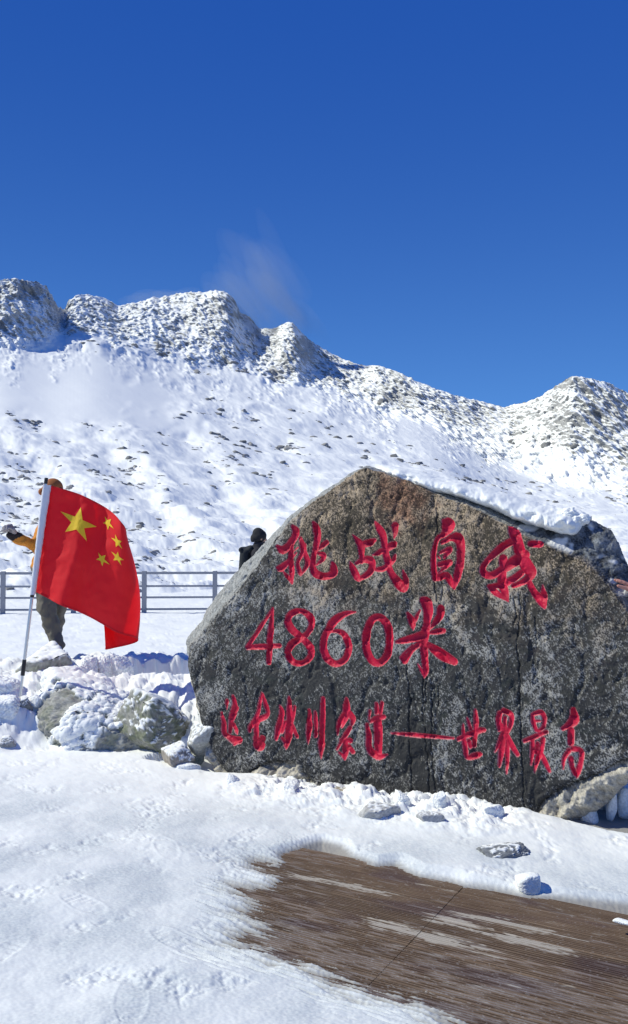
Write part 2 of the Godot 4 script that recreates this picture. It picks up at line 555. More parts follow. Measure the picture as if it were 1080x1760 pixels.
func ground_height(x: float, z: float) -> float:
	var dep := -z
	var r := sqrt(x * x + z * z)
	var h := 0.035 + 0.024 * n1.get_noise_2d(x * 0.7, z * 0.7)
	g_lump = 0.0
	g_grey = 0.0
	g_thin = 1.0
	if r > 30: return h
	# crust
	var fine := n1.get_noise_2d(x * 9.0, z * 9.0)
	var grit := n2.get_noise_2d(x * 45.0, z * 45.0)
	var patch := n1.get_noise_2d(x * 1.6 + 40, z * 1.6)
	var crumbs := ss(0.0, 0.5, n1.get_noise_2d(x * 2.3 - 17, z * 2.3 + 5))
	h += 0.003 * fine + 0.0016 * grit * (0.4 + 0.6 * crumbs)
	h -= 0.012 * crumbs * absf(nr.get_noise_2d(x * 5.0, z * 5.0)) - 0.006 * crumbs * n1.get_noise_2d(x * 22.0, z * 22.0)
	g_grey = clampf(0.68 + 0.8 * patch, 0.0, 1.0) * ss(5.6, 4.2, dep + 0.35 * x)
	# snow piled against the foot of the rock
	var p: Vector3 = Vector3(x, 0, z) - RF.o
	var e: float = p.dot(RF.nh)
	var a: float = p.dot(RF.u)
	var lum := n1.get_noise_2d(x * 5.5 + 3, z * 5.5)
	var lum2 := 0.4 - nr.get_noise_2d(x * 7.0, z * 7.0)
	var lum3 := 0.4 - nr.get_noise_2d(x * 17.0, z * 17.0)
	if e > -0.4 and e < 0.9 and a > -0.6 and a < 3.4:
		var along := ss(0.30, 0.62, a) * ss(2.26, 2.0, a)
		var bank := ss(0.66 + 0.2 * lum, 0.10, e) * ss(-0.25, 0.0, e)
		h += along * bank * (0.010 + 0.042 * lum + 0.010 * n1.get_noise_2d(x * 19.0, z * 19.0))
		h += 0.03 * ss(0.75, 0.3, e) * ss(0.0, 0.4, a) * ss(2.7, 2.2, a)
		h -= 0.05 * ss(0.12, -0.05, e) * (1.0 - along) + along * ss(0.34, 0.02, e) * lerpf(0.065, 0.035, ss(0.9, 1.2, a))
		g_grey *= 1.0 - ss(0.7, 0.3, e)
		g_lump = along * ss(0.7, 0.35, e)
	# the mound over the boulders at the flag
	if dep > 5.7 and dep < 12 and x < 0.6:
		var fd := (dep - 6.12 - 0.36 * ss(-2.75, -1.98, x) * ss(-0.95, -1.15, x) - 0.14 * n1.get_noise_1d(x * 3.0)) / 1.05
		var front := ss(0.0, 0.6, fd) * 0.62 + ss(0.3, 1.0, fd) * 0.38
		var right := ss(-0.5, -0.85, x)
		var top := 0.40 + 0.05 * n1.get_noise_2d(x * 2.0, z * 2.0) - 0.05 * ss(-2.2, -2.7, x)
		var back := ss(8.0, 7.5, dep)
		if x < -1.9: back = lerpf(back, ss(9.8, 8.8, dep), ss(-1.9, -2.1, x))
		var m := front * right * back * top
		g_lump = maxf(g_lump, ss(0.03, 0.15, m))
		# a berm of shovelled snow behind it
		var edge := 8.05 + 0.42 * (x + 1.9) + 0.10 * n1.get_noise_1d(x * 2.5 + 4)
		var crest := 0.44 + 0.06 * n1.get_noise_1d(x * 2.4) + 0.02 * n2.get_noise_1d(x * 7.0) - 0.03 * ss(-1.6, -1.0, x)
		var berm := ss(edge - 0.04, edge + 0.02, dep) * ss(10.4, 8.5, dep) * crest * ss(-1.98, -1.84, x)
		if berm > m: g_lump = 0.6 * ss(0.1, 0.3, berm)
		m = maxf(m, berm)
		h += m + m * (0.10 * n1.get_noise_2d(x * 2.6 + 3, z * 2.6) + 0.05 * lum + 0.02 * fine)
		g_grey *= 1.0 - ss(0.02, 0.1, m)
	# farther out the plain is wind-packed
	if dep > 8: h += 0.025 * n1.get_noise_2d(x * 1.2, z * 2.4) * ss(8, 11, dep)
	# boot prints
	if dep > 2.4 and dep < 6.0 and x < 0.3:
		for b in prints:
			var o := Vector2(x - b[0], z - b[1]).rotated(b[2])
			var k := Vector2(o.x / 0.055, o.y / 0.15).length()
			if k < 1.3:
				h -= 0.0035 * ss(1.0, 0.8, k) * (0.6 + 0.4 * signf(sin(o.y * 190.0))) * ss(-0.25, 0.2, n1.get_noise_2d(x * 8.0, z * 8.0)) - 0.0015 * ss(1.3, 1.08, k) * ss(0.95, 1.05, k)
	# where the boards lie bare
	if dep > 1.2 and dep < 5.2:
		var q := Vector3(x, 0, z) - deck_o
		var du := q.dot(deck_d)
		var dv := q.dot(deck_n)
		var sd := -bare_at(x, z)                     # positive on the snow
		var streak := n2.get_noise_2d(du * 3.0, dv * 42.0) + 0.6 * n2.get_noise_2d(du * 9.0 + 5, dv * 90.0)
		var soft := ss(0.75, -0.25, dv + 0.3 * du)      # the left edge feathers out in ice
		var t := sd * lerpf(0.55, 0.17, soft) + streak * lerpf(0.004, 0.011, soft)
		t = clampf(t, -0.09, h)
		if t < h: h = minf(h, t + 0.0 * fine)
		if sd < 0.12 and h < 0.03: h += 0.0022 * grit
		g_thin = ss(-0.002, 0.022, h)
		g_grey = maxf(g_grey, 0.8 * soft * ss(0.6, 0.1, sd))
	return h

func build_ground() -> void:
	var th := PackedFloat32Array()
	for i in range(-40, 0): th.append(-PI + (PI - 0.55) * (i + 40) / 40.0)
	for i in 801: th.append(-0.55 + 1.10 * i / 800.0)
	for i in range(1, 41): th.append(0.55 + (PI - 0.55) * i / 40.0)
	var rr := PackedFloat32Array([0.05, 0.6, 1.2, 1.8, 2.3])
	for i in 575:
		rr.append(1.6 * FOCAL / (868.0 - i * 783.0 / 574.0))
	var w := th.size()
	var hgt := rr.size()
	var v := PackedVector3Array()
	v.resize(w * hgt)
	var c := PackedColorArray()
	c.resize(w * hgt)
	var clod := PackedFloat32Array()
	clod.resize(w * hgt)
	var clean := Color(0.855, 0.87, 0.85)
	var icy := Color(0.50, 0.545, 0.575)
	var slush := Color(0.30, 0.29, 0.27)
	for j in hgt:
		var r := rr[j]
		for i in w:
			var a := th[i]
			var x := r * sin(a)
			var z := -r * cos(a)
			var y := ground_height(x, z)
			v[j * w + i] = Vector3(x, y, z)
			clod[j * w + i] = g_lump
			var grain := n2.get_noise_2d(x * 70, z * 70)
			var col := clean.lerp(icy, g_grey * (0.8 + 0.3 * grain))
			if g_thin < 1.0: col = slush.lerp(col, g_thin)
			c[j * w + i] = col
	var idx := PackedInt32Array()
	idx.resize((w - 1) * (hgt - 1) * 6)
	var k := 0
	for j in hgt - 1:
		for i in w - 1:
			var a := j * w + i
			idx[k] = a
			idx[k + 1] = a + w
			idx[k + 2] = a + 1
			idx[k + 3] = a + 1
			idx[k + 4] = a + w
			idx[k + 5] = a + w + 1
			k += 6
	# clods stand out square to the surface they lie on
	var nn := normals_of(v, idx)
	var clods := noise(FastNoiseLite.new(), 83, 1.0, 3)
	for i in v.size():
		if clod[i] < 0.01: continue
		var p := v[i]
		var kk := 0.055 * clods.get_noise_3dv(p * 3.2) + 0.010 * (nr.get_noise_3dv(p * 5.0) - 0.2) + 0.020 * clods.get_noise_3dv(p * 11.0) + 0.006 * n2.get_noise_3dv(p * 60.0)
		v[i] = p + nn[i] * kk * clod[i]
	var g := part("snow_ground", arrays(v, normals_of(v, idx), c, PackedVector2Array(), idx), M["snow"], self)
	tag(g, "trodden snow ground, bluish and icy in front of the inscribed rock", "", "", "structure")

# ---------------------------------------------------------------- the mountain
var ridge_px := [-700, 700, -300, 560, -80, 500, 0, 475, 35, 478, 60, 483, 75, 492, 98, 525, 108, 530, 115, 512, 135, 503, 165, 505, 200, 520, 235, 515, 260, 506, 300, 503, 340, 500, 370, 495, 385, 500, 400, 512, 412, 535, 430, 545, 445, 565, 470, 562, 495, 550, 505, 552, 520, 570, 535, 585, 560, 600, 590, 615, 620, 625, 655, 628, 690, 640, 720, 655, 750, 668, 790, 680, 830, 690, 870, 698, 900, 690, 930, 680, 950, 665, 970, 655, 990, 645, 1010, 648, 1040, 655, 1055, 660, 1080, 675, 1200, 720, 1500, 760, 2400, 860]
var band_px := [-700, 760, 0, 590, 60, 604, 120, 600, 150, 585, 220, 600, 290, 618, 350, 632, 420, 642, 520, 668, 570, 672, 640, 705, 700, 722, 760, 735, 800, 775, 860, 800, 920, 830, 1080, 850, 2400, 900]

const SPLIT := 0.60          # share of the rows that lies below the crags
var spurs := [[335, 725, 500, 930, 0.011], [200, 735, 330, 900, 0.009], [0, 725, 150, 830, 0.010], [420, 690, 600, 830, 0.008], [60, 860, 240, 1000, 0.008], [560, 690, 760, 800, 0.006], [120, 590, 330, 640, 0.006], [860, 790, 1060, 900, 0.006]]
var foot_r := [-2600, 330, -300, 330, 0, 350, 250, 440, 420, 470, 560, 470, 700, 430, 860, 380, 1080, 330, 2600, 330]
var deep := [-2600, 90, -40, 60, 40, 50, 90, 62, 106, 150, 180, 160, 300, 140, 360, 105, 392, 90, 412, 105, 430, 120, 460, 105, 492, 62, 512, 58, 545, 120, 580, 130, 640, 100, 700, 88, 760, 96, 830, 130, 880, 130, 940, 90, 985, 66, 1030, 80, 1090, 100, 2600, 100]

func eased(t: Array, px: float, reach: float) -> float:
	var sum := 0.0
	var all := 0.0
	for k in range(-14, 15):
		var g := exp(-k * k / 60.0)
		sum += g * table(t, px + k * reach / 9.0)
		all += g
	return sum / all

func mountain_point(px: float, q: float, ey: float, eb: float, rb: float, far: float) -> Vector3:
	# q runs up the slope from its foot (0) over the foot of the crags (SPLIT) to the ridge (1) and down the far side (> 1)
	var r: float
	var y_px := ey
	if q <= SPLIT:
		var k := q / SPLIT
		r = 25.3 + (rb - 25.3) * pow(k, 1.9)
		y_px = lerpf(1036.0, eb, k)
	else:
		var k := (q - SPLIT) / (1.0 - SPLIT)
		r = rb + far * (k if k <= 1.0 else 1.0 + (k - 1.0) * 3.0)
		y_px = lerpf(eb, ey, minf(k, 1.0))
	var ang := atan((px - 540.0) / FOCAL)
	var rise := (930.0 - y_px) / FOCAL * cos(ang)
	if q > 1.0: rise -= (q - 1.0) * 1.1
	return Vector3(sin(ang) * r, 1.6 + rise * r, -cos(ang) * r)

func strewn(px: float, p: Vector3) -> float:     # where stones lie thicker on the slope
	var y := 930.0 - (p.y - 1.6) / Vector2(p.x, p.z).length() * FOCAL
	var sum := -0.35
	for q in [[60, 880, 110, 90, 0.7], [400, 770, 60, 60, 0.55], [500, 760, 40, 20, 0.6], [230, 800, 50, 35, 0.5], [300, 920, 110, 60, 0.4], [40, 735, 60, 18, 0.7], [200, 725, 120, 14, 0.4], [900, 800, 220, 60, 0.5], [340, 690, 110, 40, 0.3], [600, 760, 60, 50, 0.2], [160, 980, 150, 50, 0.35]]:
		sum += q[4] * exp(-pow((px - q[0]) / q[2], 2) - pow((y - q[1]) / q[3], 2))
	return sum

func bowl_at(px: float) -> float:
	return exp(-pow((px - 130.0) / 150.0, 2))

func cliffs(px: float, y: float) -> float:     # steep walls that hold little snow
	var sum := -0.18
	for q in [[20, 500, 60, 26, 0.5], [30, 560, 80, 25, 0.3], [270, 598, 60, 20, 0.35], [380, 630, 45, 18, 0.25], [500, 620, 70, 45, 0.32], [690, 685, 42, 30, 0.62], [385, 525, 30, 25, 0.2], [1010, 720, 70, 40, 0.15], [790, 710, 40, 20, 0.15]]:
		sum += q[4] * ss(1.1, 0.4, Vector2((px - q[0]) / q[2], (y - q[1]) / q[3]).length() + 0.35 * n1.get_noise_2d(px * 0.05, y * 0.05))
	return sum

func build_mountain() -> void:
	var cols := 620
	var extra := 60
	var rows := 500
	var pxs := PackedFloat32Array()
	for i in extra: pxs.append(-2600.0 + 2560.0 * pow(float(i) / extra, 0.6))
	for i in cols + 1: pxs.append(-40.0 + 1160.0 * i / cols)
	for i in range(1, extra + 1): pxs.append(1120.0 + 2560.0 * pow(float(i) / extra, 1.6))
	var w := pxs.size()
	var qs := PackedFloat32Array()
	for j in rows: qs.append(float(j) / (rows - 1))
	for q in [1.004, 1.012, 1.03, 1.08, 1.2, 1.5]: qs.append(q)
	var hgt := qs.size()
	var v := PackedVector3Array()
	v.resize(w * hgt)
	var rock := PackedFloat32Array()
	rock.resize(w * hgt)
	var m2 := noise(FastNoiseLite.new(), 91, 1.0, 4)
	for i in w:
		var px := pxs[i]
		var ey: float = table(ridge_px, px)
		var eb := eased(band_px, px, 60.0)
		var rb := eased(foot_r, px, 90.0)
		var far := eased(deep, px, 9.0)
		for j in hgt:
			var q := qs[j]
			var p := mountain_point(px, q, ey, eb, rb, far)
			var y_px := lerpf(1036.0, eb, q / SPLIT) if q < SPLIT else lerpf(eb, ey, minf((q - SPLIT) / (1 - SPLIT), 1.0))
			var r0 := Vector2(p.x, p.z).length()
			var la := atan2(p.x, -p.z)
			var lr := log(r0)
			var crag := ss(SPLIT - 0.10, SPLIT + 0.10, q - 0.05 * bowl_at(px) + 0.13 * n1.get_noise_2d(px * 0.016, q * 5.0) + 0.05 * n1.get_noise_2d(px * 0.07, q * 20.0))
			# two smooth bowls of drifted snow
			var wav := 0.55 * n1.get_noise_2d(px * 0.009, y_px * 0.014)
			var bowl := ss(1.2, 0.6, Vector2((px - 120.0) / 250.0, (y_px - 672.0 - (px - 150.0) * 0.12) / 78.0).length() + wav)
			bowl = maxf(bowl, ss(1.05, 0.5, absf(y_px - (700.0 + (px - 600.0) * 0.30)) / 46.0 + wav) * ss(560, 660, px) * ss(1120, 960, px))
			var near := ss(0.0, 0.05, q)
			var rough := near * (1.0 - 0.88 * bowl)
			var d := 0.0
			# hummocks and hollows, larger the farther away
			d += rough * r0 * 0.026 * n1.get_noise_2d(la * 6.5 + 3, lr * 3.6) * (1.0 - 0.6 * crag)
			d += rough * r0 * 0.0050 * (0.5 - absf(nr.get_noise_2d(la * 13.0, lr * 7.0 + la * 6.0))) * (1.0 - crag)
			var broken := ss(0.10, 0.55, 0.35 * ss(720, 860, px) + n1.get_noise_2d(la * 16.0 + 9, lr * 8.0) + 0.4 * n1.get_noise_2d(la * 50.0, lr * 26.0))
			d += rough * r0 * (0.0003 + 0.0028 * broken) * m2.get_noise_2d(la * 95.0, lr * 60.0)
			# spurs and troughs: a rounded crest along each line, a trough below its right side
			for e in spurs:
				var a := Vector2(e[0], e[1])
				var ab := Vector2(e[2], e[3]) - a
				var pp := Vector2(px, y_px) - a
				var tt := pp.dot(ab) / ab.length_squared()
				if tt < -0.3 or tt > 1.3: continue
				var side := pp.cross(ab.normalized()) + 9.0 * n1.get_noise_2d(tt * 4.0 + e[0], e[1])
				var fade := ss(-0.3, 0.1, tt) * ss(1.3, 0.9, tt)
				d += rough * fade * r0 * e[4] * (exp(-side * side / 500.0) - 0.8 * exp(-(side + 34.0) * (side + 34.0) / 420.0))
			# shallow gullies down the fall line
			d += rough * r0 * 0.0048 * (nr.get_noise_2d(la * 9.0 + lr * 1.6, lr * 1.3) - 0.2) * (1.0 - crag)
			if crag > 0.01:
				var edge := 1.0 - 0.7 * ss(0.95, 1.0, q)
				# ribs and gullies run down the crags, leaning to the right
				var lean := Vector3(p.x * 0.048 + p.y * 0.026, p.y * 0.016, p.z * 0.02)
				d += crag * edge * 6.0 * (nr.get_noise_3dv(lean) - 0.35)
				d += crag * edge * 3.6 * (nr.get_noise_3dv(lean * 3.0 + Vector3(5, 2, 8)) - 0.3)
				d += crag * 1.4 * m2.get_noise_3dv(Vector3(p.x * 0.26 + p.y * 0.12, p.y * 0.15, p.z * 0.12))
				d += crag * 2.6 * (-0.2 + nr.get_noise_3dv(Vector3(p.x * 0.17 + p.y * 0.09, p.y * 0.10, p.z * 0.08)))
				d += crag * ss(0.86, 1.0, q) * 3.2 * (nr.get_noise_3dv(Vector3(p.x * 0.11 + p.y * 0.05, p.y * 0.04, p.z * 0.03)) - 0.35)
				d += crag * 0.9 * n2.get_noise_3dv(Vector3(p.x * 0.75 + p.y * 0.4, p.y * 0.5, p.z * 0.5))
			var out := Vector3(-p.x, 60.0, -p.z).normalized()
			p += out * d * 0.75
			v[j * w + i] = p
			rock[j * w + i] = (crag * (1.0 - bowl) + (1.0 - crag) * (1.0 - bowl) * 0.55 * near) * (0.55 + 0.45 * ss(-0.35, 0.25, n1.get_noise_2d(px * 0.011 + 7, y_px * 0.011)))
			if crag > 0.2: rock[j * w + i] += cliffs(px, y_px)
			elif crag < 0.5: rock[j * w + i] *= 0.3 + 1.15 * broken
	var idx := PackedInt32Array()
	idx.resize((w - 1) * (hgt - 1) * 6)
	var k := 0
	for j in hgt - 1:
		for i in w - 1:
			var a := j * w + i
			idx[k] = a
			idx[k + 1] = a + w
			idx[k + 2] = a + 1
			idx[k + 3] = a + 1
			idx[k + 4] = a + w
			idx[k + 5] = a + w + 1
			k += 6
	var nn := normals_of(v, idx)
	var c := PackedColorArray()
	c.resize(v.size())
	var snow := Color(0.855, 0.87, 0.85)
	for i in v.size():
		var p := v[i]
		var s := rock[i]
		var steep := 1.0 - nn[i].y
		var r0 := Vector2(p.x, p.z).length()
		var la := atan2(p.x, -p.z)
		var lr := log(r0)
		var sp := m2.get_noise_2d(la * 260.0, lr * 150.0 + p.y * 0.3) * 0.75 + n2.get_noise_3dv(p * 1.3) * 0.25
		if s > 0.5:
			var seam := nr.get_noise_3dv(Vector3(p.x * 0.16 + p.y * 0.10, p.y * 0.07 - p.x * 0.02, p.z * 0.06))
			sp = lerpf(sp, (seam - 0.1) * 1.1 + 0.35 * n2.get_noise_3dv(p * 0.8), 0.75)
		var clump := n1.get_noise_2d(la * 26.0 + 9, lr * 13.0)
		var bareness := ss(0.50, 0.68, steep * 0.80 + sp * 0.55 + 0.22 * clump + (s - 0.75) * 0.55)
		var tone := 0.5 + 0.5 * m2.get_noise_3dv(p * 0.05 + Vector3(3, 3, 3))
		var col := Color(0.22, 0.222, 0.212).lerp(Color(0.40, 0.395, 0.375), tone) * (0.95 + 0.5 * sp)
		c[i] = snow.lerp(Color(maxf(col.r, 0.03), maxf(col.g, 0.03), maxf(col.b, 0.03)), bareness * ss(0.02, 0.3, s))
	var m := part("mountain", arrays(v, nn, c, PackedVector2Array(), idx), M["mountain"], self)
	tag(m, "snow covered mountain with rocky crags along its ridge", "", "", "structure")
	# stones that stick out of the slope
	var r := RandomNumberGenerator.new()
	r.seed = 5
	for kind in 3:
		var mm := MultiMesh.new()
		mm.transform_format = MultiMesh.TRANSFORM_3D
		mm.mesh = stone_mesh(300 + kind, Vector3(1, 0.7, 0.85), 9, 4, 0.1, 20.0, [Color(0.25, 0.245, 0.23), Color(0.31, 0.30, 0.28), Color(0.19, 0.19, 0.18)][kind], 0.0, 0.15)
		var spots := []
		while spots.size() < 1900:
			var ci := r.randi_range(extra + 2, extra + cols - 2)
			var j := int(rows * r.randf_range(0.015, 0.82))
			var i := j * w + ci
			var p := v[i]
			var cl := n1.get_noise_2d(atan2(p.x, -p.z) * 26.0 + 9, log(Vector2(p.x, p.z).length()) * 13.0) + 0.6 * n1.get_noise_2d(atan2(p.x, -p.z) * 75.0, log(Vector2(p.x, p.z).length()) * 40.0)
			if rock[i] < 0.1 or r.randf() > ss(0.22, 0.75, cl + strewn(pxs[ci], p)): continue
			var dist := Vector2(p.x, p.z).length()
			var size := dist * 0.00135 * pow(r.randf(), 6.0) * 4.2 + dist * 0.00042 + 0.015
			if size > 3: size = 3
			var b := Basis.from_euler(Vector3(r.randf_range(-.5, .5), r.randf() * TAU, r.randf_range(-.5, .5))).scaled(Vector3(1, r.randf_range(.5, 1), 1) * size)
			spots.append(Transform3D(b, p - Vector3(0, size * 0.25, 0)))
		mm.instance_count = spots.size()
		for i in spots.size(): mm.set_instance_transform(i, spots[i])
		var mi := MultiMeshInstance3D.new()
		mi.name = numbered("scree")
		mi.multimesh = mm
		mi.material_override = M["granite"]
		add_child(mi)
		tag(mi, ["grey", "pale brown", "dark"][kind] + " stones scattered over the snowy mountain slope", "stones", "stones scattered on the slope", "stuff")

# ---------------------------------------------------------------- bare boards of the boardwalk
func build_deck() -> void:
	var im := Image.create(1280, 960, false, Image.FORMAT_RGB8)
	# 4.6 m along the boards, 2.4 m across
	for j in 960:
		var dv := -1.75 + 2.4 * j / 960.0
		for i in 1280:
			var du := -0.7 + 4.6 * i / 1280.0
			var grain := n1.get_noise_2d(du * 1.6, dv * 38.0) * 0.5 + n2.get_noise_2d(du * 6.0, dv * 130.0) * 0.35
			var blotch := n1.get_noise_2d(du * 2.0 + 20, dv * 4.0)
			var col := Color(0.095, 0.060, 0.040).lerp(Color(0.215, 0.152, 0.105), clampf(0.45 + 0.7 * grain + 0.3 * blotch, 0, 1))
			col = col.lerp(Color(0.085, 0.055, 0.06), ss(0.05, 0.5, n1.get_noise_2d(du * 1.3 - 8, dv * 3.2 + 2)) * 0.6)
			col *= 1.0 + 0.22 * n2.get_noise_1d(floorf((dv - 0.53) / 0.145) * 31.7 + (9.0 if du > 0.33 else 0.0))
			# rime and ground-in snow lies along the boards, most of it in their grooves
			var rime := n1.get_noise_2d(du * 2.2 + 61, dv * 16.0) * 0.7 + n2.get_noise_2d(du * 14.0, dv * 120.0) * 0.35
			col = col.lerp(Color(0.45, 0.42, 0.37), ss(0.45, 0.7, rime) * 0.7)
			var inb := fposmod(dv - 0.53, 0.145)
			var ing := absf(fposmod(inb - 0.0135 + 0.0073, 0.0146) - 0.0073)
			var icy := 0.5 * ss(0.15, -0.35, dv) + 0.45 * ss(0.5, -0.2, du) + 0.5 * n1.get_noise_2d(du * 1.1, dv * 7.0 + 30)
			var frost := ss(0.0042, 0.0018, ing) * ss(0.30, 0.75, icy + 0.6 * n2.get_noise_2d(du * 6.0, floorf((dv - 0.53) / 0.0146) * 7.3))
			col = col.lerp(Color(0.66, 0.67, 0.72), frost * 0.24)
			col = col.lerp(col * 0.55, ss(0.0042, 0.002, ing) * (1.0 - frost) * ss(0.45, 0.0, dv))
			for b in [[0.38, 0.21, 0.22, 0.032], [0.86, -0.085, 0.30, 0.05], [1.10, 0.185, 0.27, 0.036], [1.25, 0.06, 0.20, 0.045], [0.14, 0.19, 0.12, 0.03], [0.90, 0.09, 0.15, 0.045]]:
				var e := Vector2((du - b[0]) / b[2], (dv - b[1]) / b[3]).length()
				if e < 1.3:
					col = col.lerp(Color(0.50, 0.46, 0.40), ss(0.90, 0.62, e + 0.9 * grain + 0.7 * n1.get_noise_2d(du * 4.0, dv * 40.0) + 0.2 * n2.get_noise_2d(du * 30.0, dv * 110.0)) * 0.75)
			var fleck := n2.get_noise_2d(du * 55.0, dv * 190.0)
			col = col.lerp(Color(0.72, 0.74, 0.78), ss(0.66, 0.80, fleck + 0.14 * ss(0.0, -0.5, dv)) * 0.18)
			im.set_pixel(i, j, col.linear_to_srgb())
	var m := mat("worn boards", Color.WHITE, 0.7)
	m.albedo_texture = ImageTexture.create_from_image(im)
	m.metallic_specular = 0.3
	var deck := thing("boardwalk", deck_o)
	tag(deck, "worn brown grooved boards of the boardwalk bare of snow", "", "", "structure")
	var pitch := 0.145
	var r := RandomNumberGenerator.new()
	r.seed = 9
	var joint := on_height(725, 1599, 0.0) - deck_o
	var ju := joint.dot(deck_d)
	for row in 15:
		var v0 := 0.53 - row * pitch - pitch
		for half in 2:
			var u0 := -0.6 if half == 0 else ju + 0.0012
			var u1 := ju - 0.0012 if half == 0 else ju + 3.0
			if half == 1 and row % 2 == 1: u1 -= 0.5
			var lift := r.randf_range(-0.0015, 0.0015)
			var st := SurfaceTool.new()
			st.begin(Mesh.PRIMITIVE_TRIANGLES)
			st.set_smooth_group(-1)
			var prof := [Vector2(0.0025, -0.025), Vector2(0.0025, -0.003), Vector2(0.006, 0.0)]
			for g in 9:
				var x := 0.0135 + g * 0.0146
				prof.append_array([Vector2(x - 0.0032, 0.0), Vector2(x - 0.0016, -0.0045), Vector2(x + 0.0016, -0.0045), Vector2(x + 0.0032, 0.0)])
			prof.append_array([Vector2(pitch - 0.006, 0.0), Vector2(pitch - 0.0025, -0.003), Vector2(pitch - 0.0025, -0.025)])
			for k in prof.size():
				var a: Vector2 = prof[k]
				var b: Vector2 = prof[(k + 1) % prof.size()]
				var q := []
				for e in [[u0, a], [u0, b], [u1, b], [u1, a]]:
					q.append([deck_d * e[0] + deck_n * (v0 + e[1].x) + Vector3.UP * (e[1].y + lift), Vector2((e[0] + 0.7) / 4.6, (v0 + e[1].x + 1.75) / 2.4)])
				for t in [0, 2, 1, 0, 3, 2]:
					st.set_uv(q[t][1])
					st.add_vertex(q[t][0])
			for e in [[u0, 1], [u1, -1]]:
				var c4 := []
				for a in [Vector2(0.0025, -0.025), Vector2(0.0025, -0.003), Vector2(pitch - 0.0025, -0.003), Vector2(pitch - 0.0025, -0.025)]:
					c4.append(deck_d * e[0] + deck_n * (v0 + a.x) + Vector3.UP * (a.y + lift))
				if e[1] < 0: c4.reverse()
				for t in [0, 1, 2, 0, 2, 3]:
					st.set_uv(Vector2((e[0] + 0.7) / 4.6, (v0 + 1.75) / 2.4))
					st.add_vertex(c4[t])
			st.generate_normals()
			part("plank", st.commit(), m, deck)
	var js := box_mesh(Vector3(4.6, 0.06, 0.05), Vector3.ZERO)
	for k in 3:
		var b := part("joist", js, m, deck)
		b.basis = Basis(deck_n, Vector3.UP, deck_d)
		b.position = deck_d * (ju + (k - 1) * 0.6) + Vector3(0, -0.062, 0) - deck_n * 0.3
		b.mesh = box_mesh(Vector3(2.2, 0.06, 0.05))

# ---------------------------------------------------------------- railing
func build_railing() -> void:
	var rail := thing("railing")
	tag(rail, "grey metal railing with four bars across the snow behind the flag", "railing")
	var posts := []
	for k in 9:
		var px := -238.0 + 121.5 * k
		var p := at(px, 1055, 18.4 + 0.0008 * px)
		posts.append(Vector3(p.x, 0.0, p.z))
	var bm := box_mesh(Vector3(0.10, 1.16, 0.06), Vector3(0, 0.37, 0), 0.006)
	for p in posts:
		var o := part("post", bm, M["grey steel"], rail)
		o.position = p
	for y in [0.905, 0.62, 0.375, 0.12]:
		for k in posts.size() - 1:
			var a: Vector3 = posts[k] + Vector3(0, y, 0)
			var b: Vector3 = posts[k + 1] + Vector3(0, y, 0)
			var o := part("rail", box_mesh(Vector3(a.distance_to(b) - 0.101, 0.055 if y > 0.9 else 0.042, 0.04), Vector3.ZERO, 0.006), M["grey steel"], rail)
			o.position = (a + b) / 2
			o.rotation.y = -atan2(b.z - a.z, b.x - a.x)

